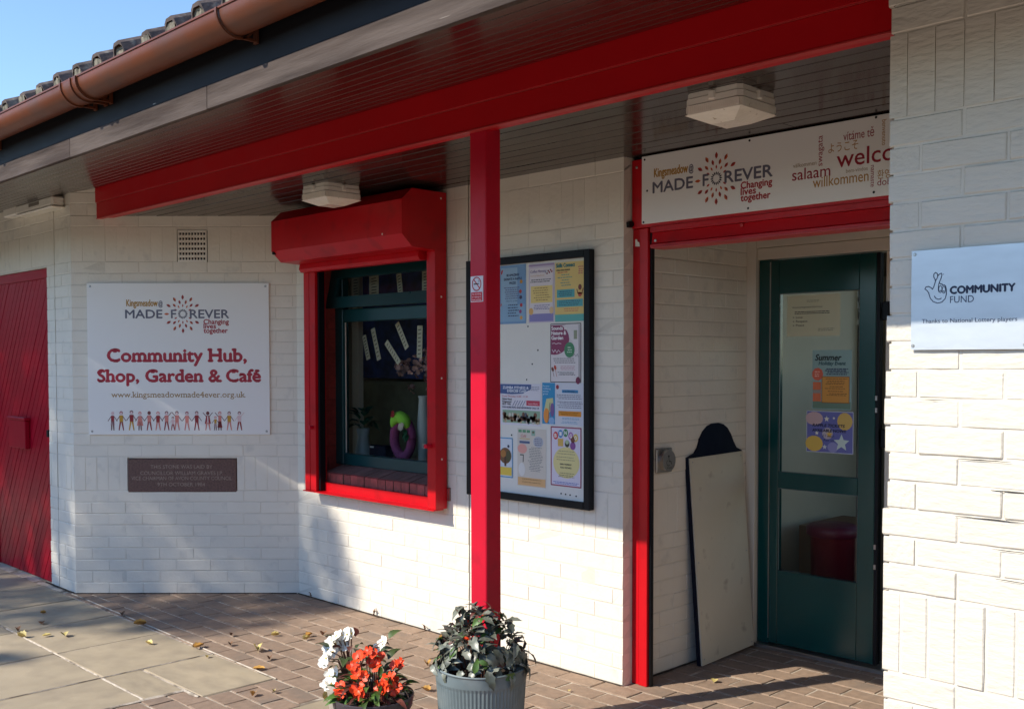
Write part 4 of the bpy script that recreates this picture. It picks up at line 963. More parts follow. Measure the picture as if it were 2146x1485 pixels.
p.lines(.04, .17, [.175, .162, .145, .132], .003, (150, 140, 110)); p.text('EVERY THURSDAY', .065, .108, .142, .007, BK, bold=.07); p.text('FULL DETAILS', .068, .092, .14, .007, BK, bold=.07); p.lines(.05, .16, [.066, .056, .048], .003, (130, 120, 90)); p.lines(.015, .19, [.020, .013], .003, (100, 120, 190)); p.build('print', t)
t, p = poster(-3.950, .935, .150, .210, (214, 222, 232), 'small poster with a tree in a blue border beside the post')
p.line([(.003, .003), (.147, .003), (.147, .207), (.003, .207)], .005, (60, 150, 200), closed=True, l=1); p.ell(.095, .115, .045, .042, (120, 84, 56), l=1); p.rect(.088, .06, .102, .11, (80, 56, 40), l=2); p.ell(.08, .125, .02, .02, (176, 120, 60)); p.ell(.118, .112, .018, .03, (86, 84, 54)); p.rect(.01, .012, .142, .055, (232, 200, 80)); p.ell(.118, .165, .008, .008, (40, 60, 90)); p.build('print', t)

# no smoking sign on the post
t = thing('no_smoking_sign', 'small white and red no smoking sign on the red post', 'sign', (-3.127, 2.9, 1.79))
O = Vector((-3.164, 2.8975, 1.790)); MB().box((-3.164, 2.8975, 1.790), (-3.089, 2.8995, 1.896)).build('plate', pmat((226, 220, 226)), t)
p = Print(O, X3, Z, NY); 
p.rect(.004, .003, .071, .040, (204, 24, 40), l=1)
for i, tx in enumerate(('No smoking', 'or vaping on', 'these premises')): p.text(tx, .010, .0295-i*.0115, .065, .0065, (255, 235, 235), l=2)
rr = [(.0375+.026*math.cos(a), .0735+.027*math.sin(a)) for a in [2*math.pi*i/24 for i in range(24)]]
p.line(rr, .0045, (206, 24, 44), closed=True, l=1); p.line([(.020, .093), (.056, .055)], .0045, (206, 24, 44)); p.rect(.020, .071, .046, .076, (40, 30, 40), l=1); p.rect(.048, .071, .052, .076, (40, 30, 40)); p.line([(.050, .080), (.054, .085), (.048, .089)], .002, (60, 50, 60)); p.build('print', t)

# ------------------------------------------------------------------ metal plaque
t = thing('metal_plaque', 'brushed metal Community Fund plaque on the nearest rough brick pier', 'plaque', (-1.08, 2.72, 1.57))
O = Vector((-1.216, 2.7195, 1.576)); MB().box((-1.216, 2.7195, 1.576), (-.916, 2.7215, 1.8405)).build('plate', M_alu, t)
p = Print(O, X3, Z, NY)
def a_(x): return x+1.216
def b_(z): return z-1.576
NVY = (16, 26, 62)
p.text('COMMUNITY', a_(-1.112), b_(1.722), a_(-.950), .0185, NVY, bold=.11); p.build('lettering', t); p = Print(O, X3, Z, NY); p.text('FUND', a_(-1.112), b_(1.698), a_(-1.051), .0175, (30, 42, 78)); p.build('lettering', t); p = Print(O, X3, Z, NY); p.text('Thanks to National Lottery players', a_(-1.186), b_(1.647), a_(-.944), .0105, (40, 52, 82), bold=.004); p.build('lettering', t)
p = Print(O, X3, Z, NY)
def hp(x, y): # logo drawing coordinates in zoom pixels
    return (a_(-1.179+(x-490)*.0002535), b_(1.7375-(y-632)*.000268))
hand = [(490, 632), (500, 612), (530, 608), (556, 622), (570, 638), (585, 610), (600, 560), (596, 540), (582, 520), (582, 490), (598, 474), (614, 482), (624, 500), (622, 512), (640, 494), (660, 484), (668, 498), (660, 530), (640, 575), (652, 588), (668, 590), (676, 606), (690, 600), (706, 612), (714, 640), (716, 690), (704, 735), (670, 768), (625, 776), (580, 760), (548, 725), (530, 670), (515, 650)]
p.line([hp(*q) for q in hand], .0022, (28, 40, 78), closed=True)
p.line([hp(*q) for q in ((600, 555), (618, 530), (624, 505))], .002, (28, 40, 78)); p.line([hp(*q) for q in ((640, 575), (632, 600), (632, 650), (640, 668))], .002, (28, 40, 78))
for cx_, cy_ in ((652, 640), (688, 648)):
    p.line([hp(cx_+17*math.cos(a), cy_+34*math.sin(a)) for a in [2*math.pi*i/16 for i in range(16)]], .0018, (28, 40, 78), closed=True); q = hp(cx_, cy_+14); p.ell(q[0], q[1], .0018, .0018, (28, 40, 78), 8)
p.line([hp(590, 705), hp(605, 726), hp(628, 738), hp(650, 738), hp(664, 728)], .0022, (28, 40, 78)); q = hp(684, 496); p.ell(q[0], q[1], .0012, .0012, (28, 40, 78), 8); p.build('emblem', t)
for (x, z) in ((-1.208, 1.831), (-1.210, 1.587), (-.925, 1.587), (-.925, 1.831)): screw(t, (x, 2.719, z), (0, -1, 0), .0048)

# ------------------------------------------------------------------ entrance: roller shutter, sign, frame, door
sh = thing('entrance_shutter', 'red roller shutter guide and housing framing the entrance', 'shutter', (-2.3, 3.87, 0))
MB().box((-3.078, 3.862, 0), (-3.036, 3.900, 2.165), .002).build('guide', M_shut, sh)
MB().box((-3.034, 3.857, 0), (-2.985, 3.905, 2.165), .002).build('guide', M_shut, sh)
MB().box((-2.984, 3.872, 0), (-2.975, 3.895, 2.165)).build('guide_brush', M_black, sh)
MB().box((-3.072, 3.846, 2.167), (-1.34, 3.98, 2.487), .002).build('shutter_housing', M_shut, sh)
MB().box((-2.958, 3.838, 2.140), (-1.34, 3.90, 2.166), .001).build('channel_flange', M_shut, sh)
MB().prism([(3.852, 2.1385), (3.846, 2.09), (3.835, 2.083), (3.835, 2.072), (3.93, 2.072), (3.93, 2.1385)], -2.955, -1.34, 'x').build('bottom_slat', M_shut, sh)
MB().box((-2.95, 3.833, 2.066), (-1.34, 3.935, 2.0715)).build('bottom_slat_lip', M_lip, sh)
MB().box((-3.07, 3.86, 2.489), (-1.34, 3.98, 2.4985)).build('shadow_gap_strip', M_black, sh)
MB().tube([(-3.075, 3.846, 2.19), (-3.075, 3.815, 2.185)], [.017, .013], 12).build('lock_barrel', M_black, sh)
screw(sh, (-3.044, 3.8455, 2.452), (0, -1, 0), .007); screw(sh, (-2.925, 3.8345, 2.10), (0, -1, 0), .007); screw(sh, (-2.47, 3.845, 2.13), (0, -1, 0), .009, M_lip)
MB().add([(-3.060, 3.8565, 2.085), (-3.032, 3.8565, 2.083), (-3.036, 3.8565, 2.103), (-3.046, 3.8565, 2.106), (-3.049, 3.8565, 2.118), (-3.060, 3.8565, 2.119)], [(0, 1, 2, 3, 4, 5)]).build('paint_chip', M_lampbase, sh)
es = thing('entrance_sign', 'long white entrance sign with the word mark and greetings in many languages', 'sign', (-2.2, 3.84, 2.18))
O = Vector((-3.003, 3.832, 2.182)); MB().box((-3.003, 3.832, 2.182), (-1.38, 3.8455, 2.4935), .001).build('panel', M_white, es)
p = Print(O, X3, Z, NY)
def ex(x): return x+3.003
def ez(z): return z-2.182
made_forever(p, ex(-2.938), ez(2.318), .625, 1.0); p.build('word_mark', es)
p = Print(O, X3, Z, NY); GD = (176, 126, 40); MR = (150, 12, 38)
def word(t_, x0, z0, x1, cap, c, bold=0., rot=0):
    p = Print(O, X3, Z, NY); p.text(t_, x0 if rot else ex(x0), z0 if rot else ez(z0), x1 if rot else ex(x1), cap, c, bold=bold, rot=rot); p.build('greeting_word', es)
word('salaam', -2.221, 2.286, -2.051, .046, MR, .008); word('välkommen', -2.217, 2.338, -2.112, .017, (150, 128, 96)); word('vítáme tě', -1.996, 2.416, -1.868, .034, MR); word('welcome', -2.023, 2.314, -1.660, .066, MR, .014)
word('bem-vindos', -1.983, 2.288, -1.893, .015, (150, 128, 96)); word('willkommen', -2.127, 2.246, -1.889, .042, GD, .004); word('ようこそ', -2.060, 2.378, -1.933, .030, GD); word('환영', -1.853, 2.250, -1.800, .026, GD, .006); word('dobrodošli', -1.853, 2.222, -1.690, .026, MR)
word('swagata', ex(-2.086), ez(2.330), ex(-2.086)+.122, .024, MR, rot=R(90)); word('namaste', ex(-1.880), ez(2.304), ex(-1.880)+.084, .018, MR, rot=R(-90)); word('benvenuto', ex(-1.836), ez(2.472), ex(-1.836)+.098, .018, GD, rot=R(-90))
word('hola', -1.62, 2.40, -1.54, .04, GD); word('bienvenue', -1.66, 2.25, -1.44, .03, MR)
for (x, z) in ((-2.986, 2.478), (-2.425, 2.482), (-2.971, 2.333), (-2.430, 2.196), (-1.861, 2.486), (-1.867, 2.199), (-2.992, 2.190), (-1.40, 2.48)): screw(es, (x, 3.8315, z), (0, -1, 0), .0052, M_black)

df = thing('door_frame', 'cream painted door frame and header boards inside the entrance recess', 'door frame', (-2.2, 4.87, 0))
MB().box((-3.079, 4.845, 0), (-3.022, 4.99, 2.499), .002).build('jamb', M_cream, df)
MB().box((-3.0215, 4.860, 2.086), (-1.3, 4.99, 2.146), .002).build('head', M_cream, df)
MB().box((-3.0215, 4.850, 2.149), (-1.3, 4.99, 2.499), .002).build('header_board', M_cream, df)
MB().box((-2.318, 4.90, 0), (-1.3, 5.02, 2.084), .002).build('side_panel', M_cream, df)
MB().box((-3.02, 4.835, -.004), (-1.3, 4.995, .018), .003).build('threshold', M_steel, df)
MB().box((-2.40, 4.846, 2.18), (-2.34, 4.8495, 2.235)).build('braille_plate', M_lampbase, df)
dd = thing('entrance_door', 'dark green glazed entrance door with notices stuck inside the glass', 'door', (-2.68, 4.87, 0))
MB().box((-3.017, 4.872, .02), (-2.949, 4.95, 2.083), .003).build('fixed_stile', M_green, dd)
for (x0, x1, z0, z1, n_) in ((-2.943, -2.893, .03, 2.078, 'stile'), (-2.441, -2.352, .03, 2.078, 'stile'), (-2.8925, -2.4415, 1.900, 2.078, 'top_rail'), (-2.8925, -2.4415, .868, .955, 'middle_rail'), (-2.8925, -2.4415, .03, .425, 'kick_panel')):
    MB().box((x0, 4.866, z0), (x1, 4.910, z1), .003).build(n_, M_green, dd)
MB().box((-2.351, 4.868, .03), (-2.334, 4.905, 2.078)).build('edge_strip', M_black, dd)
for (z0, z1) in ((.426, .867), (.956, 1.899)):
    MB().add([(-2.8925, 4.888, z0), (-2.4415, 4.888, z0), (-2.4415, 4.888, z1), (-2.8925, 4.888, z1)], [(0, 1, 2, 3)]).build('pane', M_glassd, dd)
    for (a, b, c, d) in ((-2.8925, -2.889, z0, z1), (-2.445, -2.4415, z0, z1), (-2.889, -2.445, z1-.0035, z1)): MB().box((a+.001, 4.872, c), (b-.001, 4.880, d)).build('glazing_bead', M_bead, dd)
MB().box((-2.95, 4.869, .05), (-2.9445, 4.8715, 2.07)).build('seal', M_steel, dd)
for zz in (1.36, 1.30, .62, .52): MB().box((-2.3515, 4.862, zz-.012), (-2.340, 4.8675, zz+.012), .001).build('lock_plate', M_steel, dd)
for zz in (1.79, 1.16): MB().box((-2.333, 4.885, zz-.045), (-2.295, 4.90, zz+.045), .003).build('hinge', M_black, dd)
hall = thing('entrance_hall', 'dim beige hallway seen through the glazed green door', 'room', (-2.5, 6, 0))
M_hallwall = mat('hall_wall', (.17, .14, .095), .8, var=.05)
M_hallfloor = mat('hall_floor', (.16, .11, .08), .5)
MB().box((-3.9, 6.6, 0), (-3.0, 6.7, 2.5)).build('back_wall', M_hallwall, hall); MB().box((-3.0, 6.6, 0), (-.9, 6.7, 1.5)).build('back_wall', M_hallwall, hall); MB().add([(-3.0, 6.65, 1.5), (-.9, 6.65, 1.5), (-.9, 6.65, 2.5), (-3.0, 6.65, 2.5)], [(0, 1, 2, 3)]).build('added_rear_opening', M_glassd, hall); MB().box((-.95, 4.95, 0), (-.85, 6.6, .6)).build('side_wall', M_hallwall, hall); MB().add([(-.9, 4.95, .6), (-.9, 6.6, .6), (-.9, 6.6, 2.5), (-.9, 4.95, 2.5)], [(0, 1, 2, 3)]).build('added_side_opening', M_glassd, hall)  # rear and side glazing added out of view to let daylight brighten the hall
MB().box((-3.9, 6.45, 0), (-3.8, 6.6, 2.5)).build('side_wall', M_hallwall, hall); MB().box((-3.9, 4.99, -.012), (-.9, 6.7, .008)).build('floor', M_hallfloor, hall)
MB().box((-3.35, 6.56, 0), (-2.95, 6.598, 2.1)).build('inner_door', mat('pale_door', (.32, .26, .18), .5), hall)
MB().disc((-3.40, 6.555, 1.70), X3, Z, .17, .19, 28).build('round_window', mat('dark_round_glass', (.02, .025, .02), .15), hall)
MB().box((-3.9, 6.50, 1.18), (-3.80, 6.555, 1.58), .03).build('dark_screen', M_black, hall)
MB().box((-3.79, 6.52, 1.60), (-3.50, 6.595, 1.78), .004).build('fuse_box', mat('grey_box', (.25, .25, .26), .5), hall)
MB().box((-3.79, 6.50, 1.30), (-3.68, 6.595, 1.42), .006).build('fire_call_point', M_red, hall)
MB().box((-3.08, 5.42, 0), (-2.75, 5.95, .585), .004).build('low_cupboard', mat('brown_laminate', (.22, .12, .07), .5), hall)
t = thing('stool', 'magenta topped round stool seen low through the lower door pane', 'stool', (-2.80, 5.35, 0))
MB().lathe([(.01, 0), (.115, 0), (.12, .55), (.13, .56)], (-2.80, 5.30, .01), 24).build('body', mat('dark_red_drum', (.16, .01, .02), .5), t, True)
MB().lathe([(.13, 0), (.145, .01), (.145, .05), (.12, .065), (0.001, .07)], (-2.80, 5.30, .57), 24).build('seat', mat('magenta_cushion', (.12, .008, .03), .5), t, True)
# notices on the door
gd = 'notices stuck on the entrance door glass'
t, p = poster(-2.855, 1.672, .304, .215, (206, 204, 172), 'cream landscape notice with Love, Respect, Peace at the top of the door glass', y=4.883, cat='notice', group=gd)
p.lines(.11, .19, [.185, .178], .003, (150, 150, 120)); p.text('Welcome to Kingsmeadow Made Forever', .03, .148, .205, .009, BK); p.lines(.03, .245, [.126, .117], .004, BK)
for i, tx in enumerate(('Love', 'Respect', 'Peace')): p.text('>', .036, .095-i*.021, .044, .009, BK, bold=.07); p.text(tx, .054, .095-i*.021, .054+.0095*len(tx), .011, BK, bold=.01)
p.lines(.17, .275, [.037, .028], .003, (120, 120, 100)); p.build('print', t)
t, p = poster(-2.704, 1.295, .218, .305, (150, 182, 178), 'summer holiday event poster in teal and orange on the door glass', y=4.883, cat='notice', group=gd)
p.rect(.004, .004, .214, .04, (110, 140, 120), l=1); p.text('Summer', .016, .252, .162, .030, (40, 60, 60), bold=.07, shear=.25, l=2); p.text('Holiday Event', .036, .228, .186, .018, (50, 90, 96), bold=.07, shear=.2); p.lines(.07, .205, [.205, .197, .188, .178], .005, NV)
p.ell(.030, .180, .032, .034, (222, 110, 84), 9, l=1); p.rect(.004, .04, .050, .14, (220, 120, 80)); p.rect(.056, .035, .206, .168, (220, 158, 72), l=2); p.line([(.056, .035), (.206, .035), (.206, .168), (.056, .168)], .003, (150, 90, 40), closed=True, l=3); p.lines(.070, .196, [.156, .145, .137, .129, .116, .106, .092, .080, .072], .003, (120, 76, 40), .25); p.lines(.008, .045, [.190, .178, .168], .005, (250, 200, 180), .2); p.rect(.004, .082, .048, .10, (160, 150, 140), l=2)
p.build('print', t)
t, p = poster(-2.735, 1.071, .262, .215, (120, 124, 190), 'raffle tickets poster with stars, lowest notice on the door glass', y=4.883, cat='notice', group=gd)
p.rect(.0, .0, .262, .215, (196, 200, 212), l=0); p.rect(.004, .004, .258, .211, (108, 112, 178), l=1)
for cx_, cy_, rr_, c in ((.045, .175, .05, (206, 176, 176)), (.215, .165, .055, (222, 186, 100)), (.045, .045, .05, (226, 190, 90)), (.150, .03, .03, (150, 150, 200)), (.12, .10, .03, (190, 180, 190))): p.ell(cx_, cy_, rr_ if cx_+rr_ < .258 else .042, min(rr_, .21-cy_, cy_-.005) if cy_ > .05 else min(rr_, cy_-.004), c, 14, l=2)
def star(x, y, r, c):
    p.poly([(x+(r if i % 2 == 0 else r*.45)*math.sin(i*math.pi/5), y+(r if i % 2 == 0 else r*.45)*math.cos(i*math.pi/5)) for i in range(10)], c, l=3)
star(.198, .055, .045, (206, 222, 214)); star(.115, .175, .016, (236, 232, 214)); star(.105, .030, .014, (214, 220, 220)); star(.155, .180, .008, (236, 232, 214)); star(.06, .10, .012, (236, 232, 214)); star(.130, .095, .02, (226, 186, 80))
p.text('RAFFLE TICKETS', .036, .134, .215, .014, (34, 36, 62), bold=.07, shear=.15, l=4); p.text('AVAILABLE NOW!!', .034, .108, .222, .014, (34, 36, 62), bold=.07, shear=.15); p.text('£1 each', .092, .082, .158, .012, (34, 36, 62), shear=.15); p.text('Ask us', .096, .060, .156, .012, (34, 36, 62), shear=.15)
p.build('print', t)
# accessible push pad
t = thing('push_pad', 'square steel door opener plate with a round push button on the recess wall', 'push button', (-3.07, 4.1, 1.0))
MB().box((-3.074, 4.036, .996), (-3.064, 4.160, 1.116), .003).build('back_plate', M_steel, t)
MB().tube([(-3.064, 4.104, 1.056), (-3.040, 4.104, 1.056)], .052, 24).build('button', M_steel, t)
p = Print((-3.0395, 4.104, 1.056), Y3, Z, X3); p.ell(-.005, .022, .006, .006, (60, 66, 60)); p.line([(-.004, .014), (-.002, -.004), (.012, -.004), (.018, -.018)], .004, (60, 66, 60)); p.line([(-.008+.014*math.cos(a), -.010+.014*math.sin(a)) for a in [R(120+i*24) for i in range(9)]], .003, (60, 66, 60)); p.text('PUSH', -.018, -.040, .020, .009, (60, 66, 60)); p.build('symbol', t)
# leaning board
t = thing('leaning_board', 'tall cream faced board with a domed navy top leaning in the entrance recess', 'board', (-2.99, 4.56, 0))
lean = Matrix(((-.0, -1, -.072, -2.985), (1, 0, .0, 4.32), (0, 0, 1, .004), (0, 0, 0, 1)))
# local: x along the wall (+Y world), y depth into the wall (-X), z up; sheared by the lean
Lm = Matrix.Translation((-2.985, 4.315, .004)) @ Matrix.Rotation(R(-3.9), 4, 'Y') @ Matrix.Rotation(R(90), 4, 'Z') @ Matrix.Rotation(R(-.8), 4, 'Y')
MB(Lm).prism([(0, 0), (.478, .01), (.482, 1.052), (0, 1.050)], 0, .008, 'y').build('face_panel', M_board, t)
dome = [(-.008, .0), (.486, .01), (.490, 1.055)]+[(.44, 1.075), (.415, 1.11), (.395, 1.15), (.365, 1.185), (.33, 1.205), (.285, 1.215), (.225, 1.215), (.18, 1.205), (.14, 1.18), (.11, 1.145), (.09, 1.10), (.06, 1.072), (-.008, 1.055)]
MB(Lm).prism(dome, .0085, .028, 'y').build('back_panel', M_navy, t)
for (x, z) in ((.02, .03), (.46, .03), (.02, .52), (.46, .52), (.02, 1.03), (.46, 1.03)): screw(t, Lm @ Vector((x, -.0003, z)), (1, 0, 0), .0045)

# ------------------------------------------------------------------ planters
random.seed(77)
PC = Vector((-2.885, 2.692, 0)); PR = .176
t = thing('ribbed_planter', 'ribbed blue-grey zinc planter in front of the red post', 'planter', PC)
n = 144; mb = MB(); V = []; pf = [(.135, 0), (.138, .03), (.150, .09), (.166, .20), (.174, .318), (.176, .330), (.176, .368), (.180, .376), (.176, .380), (.168, .376), (.166, .30)]
for i, (r_, z) in enumerate(pf):
    for k in range(n):
        a = 2*math.pi*k/n; rr = r_-(.0024 if (k % 2 and 1 <= i <= 4) else 0); V.append((PC.x+rr*math.cos(a), PC.y+rr*math.sin(a), z+.002*math.sin(3*a+1)*(i > 6)))
mb.add(V, [(i*n+k, i*n+(k+1) % n, (i+1)*n+(k+1) % n, (i+1)*n+k) for i in range(len(pf)-1) for k in range(n)]); finish_smooth(mb.build('pot_body', M_zinc, t), 8)
MB().disc(PC+Z*.318, X3, Y3, .168, .168, 28).build('soil', M_soil, t)
pl = thing('leafy_plant', 'bushy dark grey-green leafed plant growing in the zinc planter', 'plant', PC+Z*.32)
stems = MB(); n_leaf = 0
GL = [leaf_mesh('g%d' % i, random.uniform(.062, .085), random.uniform(.032, .044), .30, random.uniform(.1, .45), M_leafg, serr=.16, n=7) for i in range(6)]
GG = [leaf_mesh('gg%d' % i, .06, .03, .3, .3, M_leafgreen) for i in range(2)]
GD_ = [leaf_mesh('gd%d' % i, .055, .020, .3, .2, M_leafdark) for i in range(2)]
for i in range(25):
    a = random.uniform(0, 2*math.pi); rr = .15*math.sqrt(random.random()); hgt = .24*math.sqrt(max(.05, 1-(rr/.19)**2))*random.uniform(.7, 1.08)
    b0 = PC+Vector((rr*.5*math.cos(a), rr*.5*math.sin(a), .32)); tp = PC+Vector((rr*math.cos(a), rr*math.sin(a), .335+hgt)); stems.tube([b0, (b0+tp)/2+Vector((0, 0, .015)), tp], [.0025, .002, .0015], 5)
    kind_ = random.random()
    for k in range(4):
        aa = a+k*2.4+random.uniform(-.3, .3); q = tp-Z*random.uniform(0, .03); d = Vector((math.cos(aa), math.sin(aa), random.uniform(.1, .9)))+Vector((math.cos(a), math.sin(a), 0))*(rr/.16)*.6
        src = GD_ if (kind_ < .14 and k > 2) else (GG if random.random() < .12 else GL)
        inst('leaf', random.choice(src), pl, orient(q, d, random.uniform(-.5, .5), random.uniform(.6, 1.0)))
for i in range(135):   # outer mound of leaves
    a = random.uniform(0, 2*math.pi); el = 1.45*random.random()**1.25-.02; k_ = random.uniform(.72, 1.05); rr = .178*math.cos(el)*k_
    q = PC+Vector((rr*math.cos(a), rr*math.sin(a), .368+.235*math.sin(max(el, 0))*k_)); out = Vector((math.cos(a)*math.cos(el), math.sin(a)*math.cos(el), math.sin(el)+.35)).normalized()
    tan = Vector((random.uniform(-1, 1), random.uniform(-1, 1), random.uniform(-1, .6)))+out*.35+Vector((math.cos(a), math.sin(a), 0))*.4
    nn = out+Vector((random.uniform(-1, 1), random.uniform(-1, 1), random.uniform(-1, 1)))*.55
    M_ = orient_n(q, tan, nn, random.uniform(.7, 1.15)); inst('leaf', random.choice(GG if random.random() < .17 else (GD_ if random.random() < (.30 if el > .9 else .08) else GL)), pl, M_ @ Matrix.Translation((-.025, 0, 0)))
for i in range(48):   # skirt just above the rim
    a = random.uniform(-2.9, 1.5); rr = random.uniform(.115, .165); q = PC+Vector((rr*math.cos(a), rr*math.sin(a), random.uniform(.375, .455)))
    out = Vector((math.cos(a), math.sin(a), .5)); M_ = orient_n(q, (random.uniform(-1, 1), random.uniform(-1, 1), random.uniform(-.9, .5)), out+Vector((random.uniform(-1, 1), random.uniform(-1, 1), random.uniform(-.6, .6)))*.4, random.uniform(.75, 1.15))
    inst('leaf', random.choice(GG if random.random() < .15 else GL), pl, M_ @ Matrix.Translation((-.03, 0, 0)))
for i in range(12):   # leaves spilling over the rim
    a = random.uniform(-2.9, 1.4); q = PC+Vector((.165*math.cos(a), .165*math.sin(a), .385+random.uniform(0, .02)))
    inst('leaf', random.choice(GL), pl, orient_n(q, (math.cos(a)*.6+random.uniform(-.4, .4), math.sin(a)*.6+random.uniform(-.4, .4), -1.2), (math.cos(a), math.sin(a), .5), random.uniform(.7, 1.05)))
stems.build('stem', M_stem, pl)
for i in range(5):
    q = PC+Vector((random.uniform(-.07, .03), random.uniform(-.07, .03), .50+random.uniform(-.06, .05)))
    inst('flower_bud', petal_flower('bud%d' % (i % 2), .018, M_orange, 4, 1.6), pl, orient(q, (0, 0, 1)))

def flowerpot(c, r, h, name, label, m):
    t = thing(name, label, 'flower pot', c)
    ob = MB().lathe([(r*.70, 0), (r*.74, .01), (r*.90, h*.80), (r*.93, h*.82), (r*.95, h*.84), (r, h*.985), (r*.99, h), (r*.955, h), (r*.90, h*.84)], c, 48).build('pot_body', m, t); finish_smooth(ob, 40)
    MB().disc(c+Z*h*.87, X3, Y3, r*.91, r*.91, 24).build('soil', M_soil, t); return t
P1 = Vector((-3.150, 2.372, 0)); flowerpot(P1, .158, .275, 'flower_pot', 'dark grey plastic pot holding orange busy lizzies', M_pot)
fl = thing('busy_lizzie', 'orange flowering busy lizzie plant in the dark grey pot', 'plant', P1+Z*.24)
OF = [petal_flower('of%d' % i, .026, M_orange, 5, .5, None, .25) for i in range(5)]
GB = [leaf_mesh('gb%d' % i, random.uniform(.05, .07), random.uniform(.020, .028), .3, .25, M_leafgreen) for i in range(3)]+[leaf_mesh('gbd', .06, .024, .3, .3, M_leafdark)]
stems = MB()
Rw = Vector((rt.x, rt.y, 0)); Fw = Vector((fw.x, fw.y, 0)).normalized()
def at(c, a, d, z): return c+Rw*a+Fw*d+Z*z
OP = [(-.045, -.02, .43), (-.015, .0, .45), (.010, -.01, .44), (.0, .0, .41), (.018, -.02, .40), (-.07, -.03, .40), (-.055, -.05, .375), (-.02, -.06, .375), (.03, -.07, .335), (.055, -.08, .335), (-.045, -.09, .330), (-.035, -.09, .315), (.075, -.05, .365), (.095, -.04, .345), (.09, -.07, .325), (.085, .0, .40), (.105, .01, .40), (-.115, -.04, .325), (-.105, -.06, .305), (.06, -.06, .35), (-.03, .02, .43), (.045, -.08, .322), (-.06, -.02, .385), (.03, .01, .425)]
for k, (a, d, z) in enumerate(OP):
    q = at(P1, a*1.02, d, z-.012); dn = (-Fw*.6-SUNV*.9+Z*random.uniform(-.2, .5)+Rw*random.uniform(-.5, .5)).normalized()
    M_ = orient(q, dn) @ Matrix.Rotation(R(90), 4, 'Y') @ Matrix.Rotation(random.uniform(0, 6), 4, 'Z') @ Matrix.Scale(random.uniform(.8, 1.15), 4)
    inst('flower', random.choice(OF), fl, M_); stems.tube([P1+Z*.23+(q-P1-Z*q.z)*.3, q], .0022, 4)
for k in range(125):
    a = random.uniform(0, 6.3); rr = .13*math.sqrt(random.random()); z = .26+random.uniform(0, .15)*(1.1-rr/.16)
    q = P1+Vector((rr*math.cos(a), rr*math.sin(a), z)); inst('leaf', random.choice(GB), fl, orient(q, (math.cos(a), math.sin(a), random.uniform(-.3, .9)), random.uniform(-.5, .5), random.uniform(.8, 1.2)))
stems.build('stem', M_stem, fl)
P2 = Vector((-3.43, 2.47, 0)); flowerpot(P2, .105, .25, 'flower_pot', 'small beige pot half hidden behind the orange flowers', M_potwhite)
wf = thing('white_begonia', 'white flowering begonia standing behind the orange flowers', 'plant', P2+Z*.22)
WFm = [petal_flower('wfl%d' % i, .027, M_whitepetal, 5, .35, M_yellow, .15) for i in range(4)]
WP = [(-.075, .44), (-.055, .455), (-.03, .46), (-.06, .42), (-.085, .41), (-.045, .405), (-.01, .465), (.01, .47), (-.095, .36), (-.09, .375), (-.085, .29), (-.07, .27), (-.095, .27), (-.06, .305), (.135, .425), (.12, .41), (.14, .445), (-.02, .42), (-.085, .245), (-.07, .39)]
stems = MB()
for (a, z) in WP:
    q = at(P2, a+.0, random.uniform(-.05, .03), z-.028); dn = (-Fw*.5-SUNV*1.0+Z*random.uniform(-.3, .4)+Rw*random.uniform(-.5, .4)).normalized()
    inst('flower', random.choice(WFm), wf, orient(q, dn) @ Matrix.Rotation(R(90), 4, 'Y') @ Matrix.Rotation(random.uniform(0, 6), 4, 'Z') @ Matrix.Scale(random.uniform(.8, 1.15), 4)); stems.tube([P2+Z*.21, (P2+q)/2+Z*.16, q], .0025, 4)
GW = [leaf_mesh('gw%d' % i, .07, .045, .25, .3, mat('begonia_leaf', (.06, .09, .03), .45, rnd=.4, var=.3, vscale=30)) for i in range(2)]+[leaf_mesh('gwd', .06, .04, .3, .3, M_leafdark)]
for k in range(46):
    a = random.uniform(0, 6.3); rr = .12*math.sqrt(random.random()); q = P2+Vector((rr*math.cos(a), rr*math.sin(a), .25+random.uniform(0, .15)))+Rw*random.uniform(-.02, .08)
    inst('leaf', random.choice(GW), wf, orient(q, (math.cos(a), math.sin(a), random.uniform(-.2, .9)), random.uniform(-.5, .5), random.uniform(.7, 1.1)))
stems.build('stem', M_stem, wf)

